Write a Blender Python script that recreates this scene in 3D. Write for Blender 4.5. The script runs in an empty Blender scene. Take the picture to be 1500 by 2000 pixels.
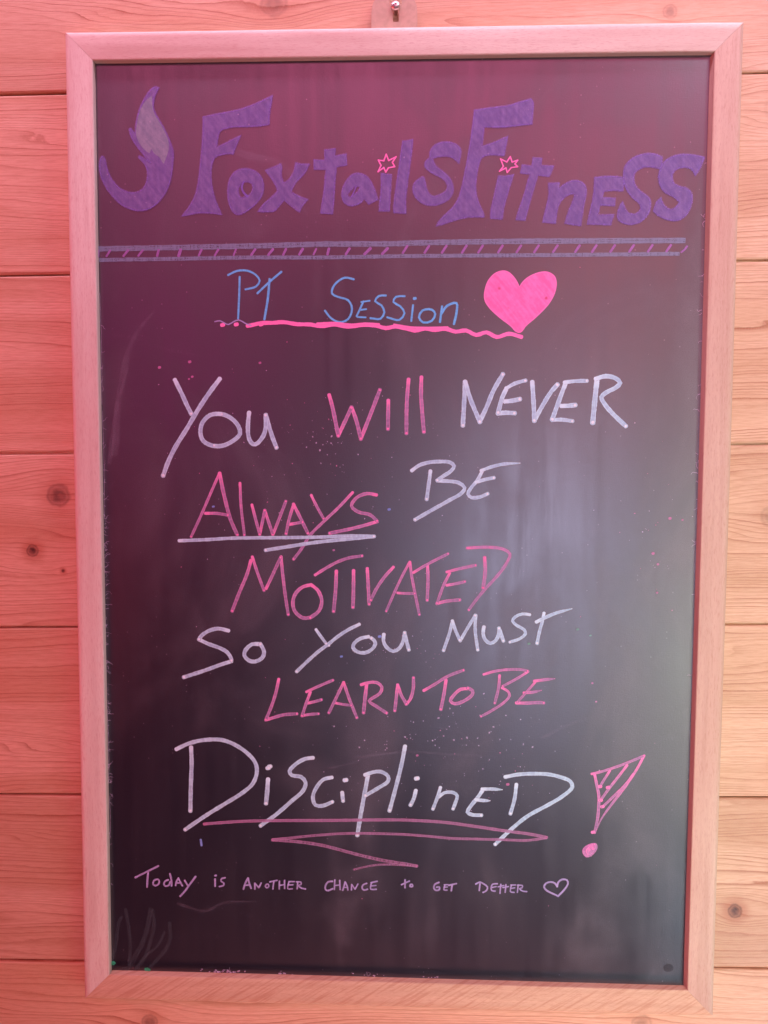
import bpy, bmesh, math, random
from mathutils import Vector, Matrix
from mathutils.geometry import delaunay_2d_cdt
random.seed(7)
SC = bpy.context.scene
COL = SC.collection
CAM_LOC=(0.01252,-0.62337,1.55883)
CAM_AXES=[[0.999334, -0.006302, 0.035936], [0.036268, 0.064414, -0.997264], [0.00397, 0.997903, 0.064599]]
CAM_LENS=24*1600/2000
BOARD_H=0.75242
RAIL=0.02082
BW = 0.5            # width of the framed board, metres
CZ = 1.5            # height of the board's centre
PANEL_Y = 0.0060     # writing surface, behind the front of the frame (y = 0)
WALL_Y = 0.019

# ---------------------------------------------------------------- camera
cd = bpy.data.cameras.new('camera'); cam = bpy.data.objects.new('camera', cd); COL.objects.link(cam)
cd.sensor_fit = 'VERTICAL'; cd.sensor_height = 24.0; cd.lens = CAM_LENS; cd.clip_start = 0.01; cd.clip_end = 50
m = Matrix(CAM_AXES).to_4x4(); m.translation = Vector(CAM_LOC); cam.matrix_world = m
SC.camera = cam
# ---------------------------------------------------------------- world and lamps
W = bpy.data.worlds.new('World'); SC.world = W; W.use_nodes = True
bg = W.node_tree.nodes['Background']; bg.inputs[0].default_value = (1.0, 0.42, 0.44, 1); bg.inputs[1].default_value = 0.06
SC.view_settings.view_transform = 'Standard'; SC.view_settings.look = 'None'
SC.view_settings.exposure = 0.0; SC.view_settings.gamma = 1.0
def area(name, loc, target, sx, sy, power, color, spread=180):
    l = bpy.data.lights.new(name, 'AREA'); l.shape = 'RECTANGLE'; l.size = sx; l.size_y = sy
    l.energy = power; l.color = color; l.spread = math.radians(spread)
    o = bpy.data.objects.new(name, l); COL.objects.link(o); o.location = loc
    d = Vector(target) - Vector(loc); o.rotation_euler = d.to_track_quat('-Z', 'Z').to_euler()
    return o
area('window_light', (0.75, -0.7, CZ -0.05), (0.38, 0, CZ -0.05), 0.2, 0.9, 0.82, (0.95, 1.0, 0.80), 52)
area('doorway_light', (0.42, -2.2, CZ -0.3), (0.22, 0, CZ -0.05), 0.25, 0.9, 0.632, (0.748, 0.703, 1.000), 38)
area('added_upper_fill', (0.7, -2, CZ +0.5), (0.2, 0, CZ +0.15), 0.7, 0.6, 1.576, (1.000, 0.367, 0.405), 100)  # added fill behind the camera, tints the upper right of the board
area('pink_ceiling_light', (0, -1.6, CZ +1.05), (0, 0, CZ +0.3), 2, 0.4, 4.597, (1.000, 0.185, 0.40), 100)
area('added_upper_wall_fill', (-0.05, -0.13, CZ +0.72), (-0.05, 0.016, CZ +0.42), 1.2, 0.05, 3.442, (1.000, 0.564, 0.892), 150)  # added fill close to the wall, its light falls off quickly downwards
area('red_lamp', (-0.95, -0.45, CZ -0.02), (-0.3, 0, CZ +0), 0.1, 0.8, 2.416, (1.000, 0.020, 0.020), 150)
bg.inputs[0].default_value = (1.0, 0.45, 0.6, 1); bg.inputs[1].default_value = 0.02
area('added_lower_wall_fill', (0.15, -0.25, CZ -0.85), (0.15, 0, CZ -0.42), 1, 0.1, 1.429, (1.000, 0.285, 0.298), 120)  # unseen fill added below the board to lift the lower wall
area('added_back_fill', (-0.75, -2, CZ +0.35), (-0.2, 0, CZ +0.1), 0.5, 0.7, 0.267, (1.000, 0.12, 0.45), 60)  # added fill, there only for a reddish reflection left of the board's middle
area('added_low_side_fill', (0.52, -0.28, CZ -0.62), (0.3, 0, CZ -0.36), 0.35, 0.08, 0.48, (0.60, 0.80, 0.95), 110)  # unseen fill added to brighten the wall at lower right
area('added_upper_side_fill', (0.6, -0.5, CZ +0.75), (0.32, 0, CZ +0.42), 0.3, 0.15, 0.612, (0.786, 0.822, 1.000), 90)  # added fill that lightens the top rail towards its right end

SC.render.engine = 'CYCLES'
SC.cycles.use_denoising = True
SC.cycles.max_bounces = 6
SC.cycles.transparent_max_bounces = 24

# ---------------------------------------------------------------- node helper
class NT:
    def __init__(s, name):
        s.m = bpy.data.materials.new(name); s.m.use_nodes = True; s.t = s.m.node_tree; s.t.nodes.clear()
    def n(s, typ, **kw):
        nd = s.t.nodes.new(typ)
        for k, v in kw.items():
            if k.startswith('_'): setattr(nd, k[1:], v)
            else:
                key = int(k[1:]) if k[0] == 'i' and k[1:].isdigit() else k.replace('__', ' ')
                s.put(nd.inputs[key], v)
        return nd
    def put(s, inp, v):
        if isinstance(v, bpy.types.NodeSocket): s.t.links.new(v, inp)
        elif isinstance(v, bpy.types.Node): s.t.links.new(v.outputs[0], inp)
        else:
            if inp.type == 'RGBA' and len(v) == 3: v = (*v, 1)
            inp.default_value = v
    def math(s, op, a, b=0.0, c=0.0, clamp=False):
        nd = s.n('ShaderNodeMath', _operation=op, _use_clamp=clamp); s.put(nd.inputs[0], a); s.put(nd.inputs[1], b); s.put(nd.inputs[2], c)
        return nd.outputs[0]
    def mapr(s, v, a, b, c=0.0, d=1.0, smooth=True):
        nd = s.n('ShaderNodeMapRange'); nd.interpolation_type = 'SMOOTHSTEP' if smooth else 'LINEAR'
        for i, q in enumerate((v, a, b, c, d)): s.put(nd.inputs[i], q)
        return nd.outputs[0]
    def mix(s, f, a, b, blend='MIX'):
        nd = s.n('ShaderNodeMix', _data_type='RGBA', _blend_type=blend); s.put(nd.inputs[0], f); s.put(nd.inputs[6], a); s.put(nd.inputs[7], b)
        return nd.outputs[2]
    def vec(s, x, y, z):
        nd = s.n('ShaderNodeCombineXYZ'); s.put(nd.inputs[0], x); s.put(nd.inputs[1], y); s.put(nd.inputs[2], z); return nd.outputs[0]
    def noise(s, v, scale, detail=2.0, rough=0.5, dist=0.0):
        nd = s.n('ShaderNodeTexNoise'); s.put(nd.inputs['Vector'], v); nd.inputs['Scale'].default_value = scale
        nd.inputs['Detail'].default_value = detail; nd.inputs['Roughness'].default_value = rough; nd.inputs['Distortion'].default_value = dist
        return nd.outputs[0]
    def sep(s, v):
        nd = s.n('ShaderNodeSeparateXYZ'); s.put(nd.inputs[0], v); return nd.outputs
    def bump(s, h, strength, dist):
        nd = s.n('ShaderNodeBump'); nd.inputs['Strength'].default_value = strength; nd.inputs['Distance'].default_value = dist
        s.put(nd.inputs['Height'], h); return nd.outputs[0]
    def done(s, **kw):
        b = s.n('ShaderNodeBsdfPrincipled')
        for k, v in kw.items():
            if v is not None: s.put(b.inputs[k.replace('__', ' ')], v)
        o = s.n('ShaderNodeOutputMaterial'); s.t.links.new(b.outputs[0], o.inputs[0])
        return s.m

# ---------------------------------------------------------------- materials
def spruce():
    t = NT('spruce_boards')
    co = t.n('ShaderNodeTexCoord').outputs['Object']; x, y, z = t.sep(co)
    rnd = t.n('ShaderNodeObjectInfo').outputs['Random']
    # knots: x, z, radius of the knot, radius of the disturbed grain, darkness
    knots = [(-.2698, .0330, .0085, .030, .72), (-.2923, -.0110, .0046, .017, .95), (-.2682, -.0275, .0014, .004, 1.0), (.2667, -.3045, .0052, .017, .95),
             (-.0895, .4050, .0095, .030, .40), (.2078, .3902, .0050, .018, .38), (-.2095, -.4040, .0060, .022, .6), (.1935, -.4010, .008, .022, .4), (.2890, .0110, .0075, .024, .35),
             (.2900, .3180, .011, .030, .12), (.62, .12, .008, .025, .8), (-.66, -.12, .007, .022, .9), (.55, -.2, .006, .02, .8), (-.5, .3, .008, .03, .7)]
    shift = None; dark = None; halo = None
    for kx, kz, kr, gr, kd in knots:
        dx = t.math('SUBTRACT', x, kx); dz = t.math('SUBTRACT', z, kz)
        r2 = t.math('ADD', t.math('POWER', t.math('MULTIPLY', dx, 0.62), 2), t.math('POWER', dz, 2))
        r = t.math('SQRT', r2)
        g = t.math('EXPONENT', t.math('MULTIPLY', r2, -1.0 / (gr * gr)))
        s = t.math('MULTIPLY', t.math('MULTIPLY', dz, g), -0.72)
        shift = s if shift is None else t.math('ADD', shift, s)
        rr = t.math('SQRT', t.math('ADD', t.math('POWER', dx, 2), t.math('POWER', dz, 2)))
        rr = t.math('ADD', rr, t.math('MULTIPLY', t.math('SUBTRACT', t.noise(co, 150, 3), .5), kr * .55))
        d = t.math('MULTIPLY', t.mapr(rr, kr * 1.15, kr * .35), kd)
        ring = t.math('MULTIPLY', t.math('MULTIPLY', t.mapr(rr, kr * 1.25, kr * 1.0), t.mapr(rr, kr * .75, kr * .98)), kd * .5)
        d = t.math('ADD', d, ring)
        dark = d if dark is None else t.math('MAXIMUM', dark, d)
        h = t.math('MULTIPLY', t.mapr(rr, kr * 3.4, kr * 1.0), kd)
        halo = h if halo is None else t.math('MAXIMUM', halo, h)
    zz = t.math('ADD', z, shift)
    off = t.math('MULTIPLY', rnd, 37.0)
    warp = t.math('MULTIPLY', t.math('SUBTRACT', t.noise(t.vec(t.math('MULTIPLY', x, 1.0), off, t.math('MULTIPLY', zz, 9.0)), 1.7, 3), .5), .085)
    wob = t.math('MULTIPLY', t.math('SUBTRACT', t.noise(t.vec(t.math('MULTIPLY', x, 26), off, t.math('MULTIPLY', zz, 40)), 1.0, 2), .5), .0013)
    wob2 = t.math('MULTIPLY', t.math('SUBTRACT', t.noise(t.vec(t.math('MULTIPLY', x, 160), off, t.math('MULTIPLY', zz, 240)), 1.0, 2), .5), .0006)
    g = t.math('ADD', t.math('ADD', t.math('ADD', zz, warp), wob), wob2)
    ph = t.math('MULTIPLY', g, 300.0)
    ph = t.math('ADD', ph, t.math('MULTIPLY', t.noise(t.vec(off, 0, t.math('MULTIPLY', g, 30)), 1.0, 2), 12.0))
    fr = t.math('FRACT', ph); cell = t.math('FLOOR', ph)
    late = t.math('MULTIPLY', t.math('POWER', fr, 4.0), t.mapr(fr, 1.0, .93))
    cn = t.n('ShaderNodeTexWhiteNoise', _noise_dimensions='2D'); t.put(cn.inputs['Vector'], t.vec(cell, off, 0)); cr = cn.outputs[0]
    late = t.math('MULTIPLY', late, t.mapr(cr, 0, 1, .30, 1.1, False))
    late = t.math('MULTIPLY', late, t.mapr(t.noise(t.vec(t.math('MULTIPLY', x, 9), off, t.math('MULTIPLY', g, 90)), 1.0, 2), .3, .62, .5, 1.0))
    broad = t.noise(t.vec(t.math('MULTIPLY', x, 2.2), off, t.math('MULTIPLY', g, 26)), 1.0, 3)
    fib = t.noise(t.vec(t.math('MULTIPLY', x, 90), off, t.math('MULTIPLY', z, 1400)), 1.0, 3, .6)
    pores = t.noise(co, 900, 2, .6)
    c = t.mix(t.mapr(broad, .32, .68), (.64, .43, .245), (.82, .62, .40))
    c = t.mix(t.math('MULTIPLY', late, 1.15, clamp=True), c, (.34, .115, .04))
    c = t.mix(t.mapr(fib, .35, .7, 0, .30), c, (.42, .15, .06))
    c = t.mix(t.mapr(pores, .40, .65, 0, .14), c, (.80, .45, .30))
    c = t.mix(t.math('MULTIPLY', t.math('POWER', halo, 1.6), .5), c, (.40, .10, .03))
    kc = t.mix(t.mapr(t.noise(co, 260, 3), .35, .7), (.045, .018, .012), (.22, .09, .05))
    c = t.mix(t.math('MINIMUM', dark, 1.0), c, kc)
    tone = t.mapr(rnd, 0, 1, .90, 1.06, False)
    hs = t.n('ShaderNodeHueSaturation'); t.put(hs.inputs['Color'], c); t.put(hs.inputs['Value'], tone)
    bh = t.math('ADD', t.math('MULTIPLY', late, -1.1), t.math('ADD', t.math('MULTIPLY', fib, .5), t.math('MULTIPLY', dark, -.8)))
    return t.done(Base__Color=hs.outputs[0], Roughness=t.mapr(broad, .3, .7, .42, .60), Normal=t.bump(bh, .35, .0006), Specular__IOR__Level=.45)

def beech(tint=(1, 1, 1), figure=0.0):
    t = NT('pale_frame_wood')
    uv = t.n('ShaderNodeUVMap', _uv_map='grain').outputs[0]; u, v, _ = t.sep(uv)
    rnd = t.math('MULTIPLY', t.n('ShaderNodeObjectInfo').outputs['Random'], 53.0)
    a = t.noise(t.vec(t.math('MULTIPLY', u, 5), t.math('MULTIPLY', v, 120), rnd), 1, 3, .55, .4)
    b = t.noise(t.vec(t.math('MULTIPLY', u, 160), t.math('MULTIPLY', v, 1500), rnd), 1, 2, .6)
    fl = t.noise(t.vec(t.math('MULTIPLY', u, 420), t.math('MULTIPLY', v, 2600), rnd), 1, 1, .6)
    big = t.noise(t.vec(t.math('MULTIPLY', u, 7), t.math('MULTIPLY', v, 30), rnd), 1, 2)
    c = t.mix(t.mapr(a, .3, .7), (.65, .52, .43), (.77, .66, .56))
    c = t.mix(t.mapr(b, .5, .72, 0, .35), c, (.46, .22, .17))
    c = t.mix(t.mapr(fl, .60, .72, 0, .22), c, (.40, .18, .13))
    c = t.mix(t.mapr(big, .3, .7, .0, .3), c, (.58, .34, .29))
    st = t.noise(t.vec(t.math('MULTIPLY', u, 18), t.math('MULTIPLY', v, 200), t.math('ADD', rnd, 9)), 1, 3)
    c = t.mix(t.mapr(st, .68, .76, 0, .22), c, (.42, .19, .13))
    if figure:   # fine slanting ripple across the grain
        rp = t.noise(t.vec(t.math('MULTIPLY', t.math('ADD', u, t.math('MULTIPLY', v, -1.6)), 330), t.math('MULTIPLY', v, 60), rnd), 1, 2)
        c = t.mix(t.mapr(rp, .45, .68, 0, figure), c, (.50, .26, .19))
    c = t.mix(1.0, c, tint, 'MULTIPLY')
    h = t.math('ADD', t.math('MULTIPLY', b, .6), fl)
    return t.done(Base__Color=c, Roughness=.55, Normal=t.bump(h, .22, .0003), Specular__IOR__Level=.4)

def slate():
    t = NT('black_board_paint')
    co = t.n('ShaderNodeTexCoord').outputs['Object']; x, y, z = t.sep(co)
    fine = t.noise(co, 1500, 2, .6); cloth = t.noise(t.vec(t.math('MULTIPLY', x, 900), y, t.math('MULTIPLY', z, 260)), 1, 2)
    clo2 = t.noise(t.vec(t.math('MULTIPLY', x, 260), y, t.math('MULTIPLY', z, 900)), 1, 2)
    brush = t.noise(t.vec(t.math('MULTIPLY', x, 120), y, t.math('MULTIPLY', z, 6)), 1, 3)
    sm = t.noise(t.vec(t.math('MULTIPLY', x, 7), y, t.math('MULTIPLY', z, 5)), 1, 5, .62, 1.2)
    sw = t.noise(t.vec(t.math('ADD', t.math('MULTIPLY', x, 9), t.math('MULTIPLY', z, 3)), y, t.math('ADD', t.math('MULTIPLY', z, 20), 3)), 1, 4, .7, 2.0)
    c = t.mix(t.mapr(fine, .35, .7), (.007, .006, .012), (.018, .015, .028))
    # wiped chalk haze
    c = t.mix(t.math('MULTIPLY', t.mapr(sm, .48, .78), t.mapr(fine, .3, .6, .03, .11)), c, (.50, .46, .52))
    c = t.mix(t.math('MULTIPLY', t.mapr(sw, .60, .80), t.mapr(cloth, .35, .65, .0, .06)), c, (.55, .5, .58))
    # grime specks
    vo = t.n('ShaderNodeTexVoronoi'); t.put(vo.inputs['Vector'], co); vo.inputs['Scale'].default_value = 260
    spk = t.math('MULTIPLY', t.mapr(vo.outputs['Distance'], .16, .08), t.mapr(t.sep(vo.outputs['Color'])[0], .90, .96))
    c = t.mix(t.math('MULTIPLY', spk, .30), c, (.5, .42, .50))
    ro = t.math('ADD', t.mapr(sm, .35, .75, .33, .43), t.math('MULTIPLY', t.math('SUBTRACT', brush, .5), .13))
    h = t.math('ADD', t.math('ADD', t.math('MULTIPLY', fine, .5), t.math('MULTIPLY', cloth, .8)), t.math('MULTIPLY', clo2, .8))
    return t.done(Base__Color=c, Roughness=ro, Normal=t.bump(h, .26, .0002), Specular__IOR__Level=BOARD_SPEC, IOR=1.7)

def ink(name, thin, thick, a0, a1, edge=0.12, streak=.25, blob=1.0, wet=None):
    """chalk pen: UV 'pen' = position along and across the line in half widths, UV 'run' = (distance to its end, how far along 0..1)"""
    t = NT(name)
    s, v, _ = t.sep(t.n('ShaderNodeUVMap', _uv_map='pen').outputs[0])
    e, f, _ = t.sep(t.n('ShaderNodeUVMap', _uv_map='run').outputs[0])
    co = t.n('ShaderNodeTexCoord').outputs['Object']
    av = t.math('ABSOLUTE', v)
    d = t.math('SQRT', t.math('ADD', t.math('POWER', e, 2), t.math('POWER', v, 2)))
    d0 = t.math('SQRT', t.math('ADD', t.math('POWER', s, 2), t.math('POWER', v, 2)))
    wig = t.math('MULTIPLY', t.math('SUBTRACT', t.noise(co, 700, 2), .5), .45)
    bl = t.math('MULTIPLY', t.mapr(t.math('ADD', d, wig), .80, .45), blob)
    near = t.math('MULTIPLY', t.mapr(t.math('ADD', d0, wig), 2.2, .4), .35 * blob)
    n1 = t.noise(t.vec(t.math('MULTIPLY', s, .13), t.math('MULTIPLY', v, 3.0), t.math('MULTIPLY', f, 4)), 1.0, 3, .6)
    n2 = t.noise(t.vec(t.math('MULTIPLY', s, .8), 0, f), 1.0, 2)
    a = t.mapr(f, 0, 1, a0, a1, False)
    a = t.math('ADD', a, t.math('MULTIPLY', t.math('SUBTRACT', n1, .5), streak))
    a = t.math('ADD', a, t.math('MULTIPLY', t.math('SUBTRACT', n2, .5), streak * .8))
    a = t.math('ADD', a, t.math('MULTIPLY', t.mapr(av, .45, .85), edge))
    a = t.math('ADD', a, near)
    a = t.math('MAXIMUM', a, t.math('MULTIPLY', bl, .97))
    fine = t.noise(co, 2600, 1)
    a = t.math('ADD', a, t.math('MULTIPLY', t.math('SUBTRACT', fine, .5), .15))
    av2 = t.math('ADD', av, t.math('MULTIPLY', t.math('SUBTRACT', t.noise(co, 900, 2), .5), .22))
    a = t.math('MULTIPLY', t.math('MINIMUM', a, 1.0), t.mapr(av2, 1.0, .80), clamp=True)
    c = t.mix(t.mapr(t.math('ADD', a, t.math('MULTIPLY', t.math('SUBTRACT', n1, .5), .5)), .55, 1.05), thin, thick)
    c = t.mix(t.math('MAXIMUM', t.math('MULTIPLY', t.mapr(t.math('ADD', d, wig), .75, .35), min(1, blob + .0)), t.math('MULTIPLY', near, .6)), c, wet or thick)
    return t.done(Base__Color=c, Roughness=.55, Alpha=a, Specular__IOR__Level=.35)

def fill(name, c0, c1, a, spots=None, streak=.25):
    t = NT(name)
    co = t.n('ShaderNodeTexCoord').outputs['Object']; x, y, z = t.sep(co)
    n1 = t.noise(co, 190, 4, .65); n2 = t.noise(co, 1500, 2, .6)
    st = t.noise(t.vec(t.math('MULTIPLY', x, 420), y, t.math('MULTIPLY', z, 60)), 1, 2)
    dg = t.noise(t.vec(t.math('ADD', t.math('MULTIPLY', x, 300), t.math('MULTIPLY', z, 240)), y, t.math('SUBTRACT', t.math('MULTIPLY', z, 40), t.math('MULTIPLY', x, 30))), 1, 2)
    c = t.mix(t.mapr(t.math('ADD', t.math('MULTIPLY', n1, .5), t.math('MULTIPLY', dg, .5)), .38, .62), c0, c1)
    al = t.math('ADD', t.math('ADD', a, t.math('MULTIPLY', t.math('SUBTRACT', st, .5), streak)), t.math('MULTIPLY', t.math('SUBTRACT', n2, .5), .3), clamp=True)
    vo = t.n('ShaderNodeTexVoronoi'); t.put(vo.inputs['Vector'], co); vo.inputs['Scale'].default_value = 240 if not spots else 105
    dist = t.math('ADD', vo.outputs['Distance'], t.math('MULTIPLY', t.math('SUBTRACT', n1, .5), .25))
    if spots: c = t.mix(t.math('MULTIPLY', t.mapr(dist, .20, .05), t.mapr(t.sep(vo.outputs['Color'])[0], .62, .66, 0, .7)), c, spots)
    else: c = t.mix(t.math('MULTIPLY', t.mapr(dist, .2, .05), t.mapr(t.sep(vo.outputs['Color'])[0], .84, .88, 0, .5)), c, (.75, .6, .85))
    return t.done(Base__Color=c, Roughness=.6, Alpha=al, Specular__IOR__Level=.35)

def plain(name, c, rough=.5, metal=0.0, spec=.5, noise_=0.0, alpha=1.0):
    t = NT(name)
    co = t.n('ShaderNodeTexCoord').outputs['Object']
    n = t.noise(co, 300, 3)
    c2 = tuple(q * (1 - noise_) for q in c)
    return t.done(Base__Color=t.mix(t.mapr(n, .3, .7), c, c2), Roughness=t.mapr(n, .3, .7, rough, min(1, rough + .12)), Metallic=metal, Specular__IOR__Level=spec, Alpha=alpha)

BOARD_SPEC = 0.8
MAT = dict(
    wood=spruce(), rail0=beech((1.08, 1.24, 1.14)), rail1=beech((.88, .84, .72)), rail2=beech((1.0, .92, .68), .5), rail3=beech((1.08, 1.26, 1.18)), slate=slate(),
    white=ink('white_chalk_pen', (.42, .72, .90), (.60, .92, .97), .86, .82, .12, .40, 1.0, (.84, .99, 1.0)),
    pink=ink('pink_chalk_pen', (.64, .37, .66), (.84, .26, .54), .92, .46, .26, .55, 1.0, (.96, .23, .52)),
    pink_thin=ink('worn_pink_chalk_pen', (.60, .33, .55), (.82, .22, .50), .54, .34, .22, .30, .5),
    mauve=ink('mauve_chalk_pen', (.36, .36, .62), (.52, .48, .78), .84, .84, .06, .3, .3),
    blue=ink('blue_chalk_pen', (.13, .58, 1.0), (.18, .66, 1.0), .90, .88, .05, .35, .0),
    hot_pink=ink('hot_pink_chalk_pen', (1.0, .22, .55), (1.0, .26, .60), .98, .98, .04, .10, .0),
    heart=fill('hot_pink_heart_fill', (1.0, .27, .62), (.96, .18, .48), 1.1, spots=(.62, .03, .10), streak=.0),
    lavender=ink('lavender_chalk_pen', (.45, .48, .80), (.55, .55, .85), .75, .75, .0, .3, .0),
    lavender_bar=ink('wiped_lavender_bar', (.36, .50, .68), (.42, .54, .74), .42, .42, .06, .30, .0),
    pink_tick=ink('pink_tick_pen', (.36, .20, .52), (.46, .22, .56), .80, .70, .0, .4, .0),
    purple=ink('purple_chalk_pen', (.20, .14, .55), (.28, .20, .66), .80, .80, .0, .2, .0),
    purple_fill=fill('purple_marker_fill', (.20, .15, .40), (.28, .21, .48), .76, None, .40),
    purple_edge=ink('purple_marker_edge', (.32, .22, .66), (.38, .28, .74), .42, .42, .0, .3, .0),
    pink_fill=fill('pink_dot_fill', (.84, .34, .72), (.80, .30, .66), .50),
    grey_fill=fill('grey_tail_fill', (.26, .30, .38), (.35, .38, .46), .80),
    erased=ink('rubbed_out_green', (.13, .19, .20), (.15, .21, .22), .17, .14, .04, .3, .0),
    green=ink('green_chalk_pen', (.04, .42, .18), (.06, .50, .24), .95, .95, .0, .2, .0),
    blue_dot=ink('pale_blue_pen', (.20, .36, .85), (.35, .55, .95), .8, .8, .0, .3, .0),
    yellow_dot=ink('yellow_crumbs', (.62, .55, .06), (.75, .70, .1), .8, .8, .0, .8, .0),
    smudge_line=ink('wiped_chalk_smear', (.75, .70, .85), (.8, .72, .85), .05, .03, -.06, .12, .0),
    erased_green=ink('pale_green_fleck', (.20, .50, .34), (.3, .6, .4), .7, .7, .0, .3, .0),
    grime=plain('grime', (.010, .008, .010), .8, 0, .2, .2, .30),
    crumbs=plain('chalk_crumbs', (.62, .52, .66), .9, 0, .2, .3), pinkdust=plain('pink_chalk_dust', (.72, .24, .42), .9, 0, .2, .3),
    smudge=fill('chalk_smudge', (.5, .45, .55), (.45, .4, .5), .10),
    plate=plain('brass_coloured_steel', (.50, .40, .26), .45, .1, .5, .12),
    steel=plain('bright_zinc_steel', (.80, .66, .62), .30, 1.0, .5, .1),
    backing=plain('fibreboard_back', (.22, .15, .10), .9, 0, .2, .2))

# ---------------------------------------------------------------- mesh helpers
def obj(name, me, mat=None, parent=None, label=None, kind=None):
    o = bpy.data.objects.new(name, me); COL.objects.link(o)
    if parent: o.parent = parent
    if mat is not None: me.materials.clear(); me.materials.append(mat)
    if label: o['label'] = label
    if kind: o['kind'] = kind
    return o
def from_bm(bm, name, smooth=False):
    me = bpy.data.meshes.new(name); bm.normal_update(); bm.to_mesh(me); bm.free()
    if smooth:
        for p in me.polygons: p.use_smooth = True
    return me

# ---------------------------------------------------------------- timber wall
wall = bpy.data.objects.new('timber_wall', None); COL.objects.link(wall)
wall.location = (0, WALL_Y, CZ); wall.rotation_euler = (0, -math.atan(.0155), 0); wall['kind'] = 'structure'
joints = [.0670 + .1393 * k for k in range(-6, 8)]
for k in (-3, -2, -1, 0, 1, 2): pass
fixed = {-3: -.3525, -2: -.2115, -1: -.0730, 0: .0670, 1: .2060, 2: .3440}
joints = [fixed.get(k, .0670 + .1393 * k) for k in range(-7, 8)]
for a, b in zip(joints[:-1], joints[1:]):
    bm = bmesh.new(); NX = 60; X0, X1 = -1.3, 1.3
    g = .0007
    # section: z, depth (positive into the wall); a tongue shows in the gap below each board
    sec = [(a - .004, .0045), (a + .0007, .0045), (a + .0007, .0016), (a + .0011, .0006), (a + .0022, .0), (b - .0020, .0), (b - .0011, .0006), (b - g, .0016), (b - g, .0065)]
    ph = random.random() * 6
    cols = []
    for i in range(NX + 1):
        xx = X0 + (X1 - X0) * i / NX
        wv = .0003 * math.sin(xx * 9 + ph) + .0002 * math.sin(xx * 31 + ph * 2)
        cols.append([bm.verts.new((xx, d, zq + (wv if 1 < j < 8 else 0))) for j, (zq, d) in enumerate(sec)])
    for c0, c1 in zip(cols[:-1], cols[1:]):
        for j in range(len(sec) - 1): bm.faces.new((c0[j], c1[j], c1[j + 1], c0[j + 1]))
    obj('plank', from_bm(bm, 'plank'), MAT['wood'], wall)
bm = bmesh.new()
vs = [bm.verts.new((xx, .010, zz)) for xx, zz in ((-1.3, -.9), (1.3, -.9), (1.3, 1.05), (-1.3, 1.05))]; bm.faces.new(vs)
obj('wall_backing', from_bm(bm, 'wall_backing'), MAT['backing'], wall)

# ---------------------------------------------------------------- chalkboard
board = bpy.data.objects.new('chalkboard', None); COL.objects.link(board); board.location = (0, 0, CZ)
board['label'] = 'black chalkboard in a pale wooden frame with handwritten motivational words'; board['category'] = 'chalkboard'
HW, HH = BW / 2, BOARD_H / 2
# panel
bm = bmesh.new()
pw, ph_ = HW - .012, HH - .012
for (y0) in (PANEL_Y,):
    n = 8
    grid = [[bm.verts.new((-pw + 2 * pw * i / n, PANEL_Y, -ph_ + 2 * ph_ * j / n)) for j in range(n + 1)] for i in range(n + 1)]
    for i in range(n):
        for j in range(n): bm.faces.new((grid[i][j], grid[i + 1][j], grid[i + 1][j + 1], grid[i][j + 1]))
ext = bmesh.ops.extrude_face_region(bm, geom=bm.faces[:])
bmesh.ops.translate(bm, verts=[v for v in ext['geom'] if isinstance(v, bmesh.types.BMVert)], vec=(0, .003, 0))
bmesh.ops.recalc_face_normals(bm, faces=bm.faces[:])
panel = obj('writing_panel', from_bm(bm, 'writing_panel'), MAT['slate'], board)

# frame rails: section from the inner edge (t = 0) to the outer edge (t = RAIL), depth behind the front
SEC = [(0.0, .012), (0.0, .0022), (.0001, .0014), (.0005, .00095), (.0011, .0008), (.0150, .0001), (.0170, .0000), (.0188, .00025), (.0200, .0009), (.0206, .0020), (RAIL, .0040), (RAIL, .0185), (.0, .0185)]
def rail(side, label=None):
    """side: 0 top, 1 right, 2 bottom, 3 left; built along +x then turned"""
    half = (HW if side in (0, 2) else HH)
    bm = bmesh.new(); uvl = bm.loops.layers.uv.new('grain'); gap = .00008
    lean = {0: .0002, 1: .0013, 2: .0006, 3: .0}[side]   # the inner faces are not quite square
    N = 24; rows = []
    for k_, (tq, d) in enumerate([(-lean, .012), (-lean, PANEL_Y)] + SEC[1:]):
        row = []
        L = half - (RAIL - tq) - gap
        for i in range(N + 1):
            s = -L + 2 * L * i / N
            bow = .00025 * math.sin(s * 9 + side * 2) if 0 < i < N else 0
            row.append(bm.verts.new((s, d, (HH if side in (0, 2) else HW) - RAIL + tq + bow * (1 if 4 < len(rows) < 11 else .6))))
        rows.append(row)
    acc = 0
    SC2 = [(-lean, .012), (-lean, PANEL_Y)] + SEC[1:]
    for j in range(len(SC2)):
        r0, r1 = rows[j], rows[(j + 1) % len(SC2)]
        dl = math.dist(SC2[j], SC2[(j + 1) % len(SC2)])
        for i in range(N):
            f = bm.faces.new((r0[i], r0[i + 1], r1[i + 1], r1[i]))
            for lp, vv in zip(f.loops, (acc, acc, acc + dl, acc + dl)): lp[uvl].uv = (lp.vert.co.x + side * 3, vv)
            f.smooth = 4 <= j <= 10
        acc += dl
    for e in (0, N):
        f = bm.faces.new([bm.verts.new(r[e].co) for r in rows])   # own corners, so the mitre stays crisp
        for lp in f.loops: lp[uvl].uv = (lp.vert.co.z, lp.vert.co.y)
    bmesh.ops.recalc_face_normals(bm, faces=bm.faces[:])
    bmesh.ops.rotate(bm, verts=bm.verts[:], cent=(0, 0, 0), matrix=Matrix.Rotation(side * math.pi / 2, 3, 'Y'))
    return obj('frame_rail', from_bm(bm, 'frame_rail'), MAT['rail%d' % side], board, label)
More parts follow.
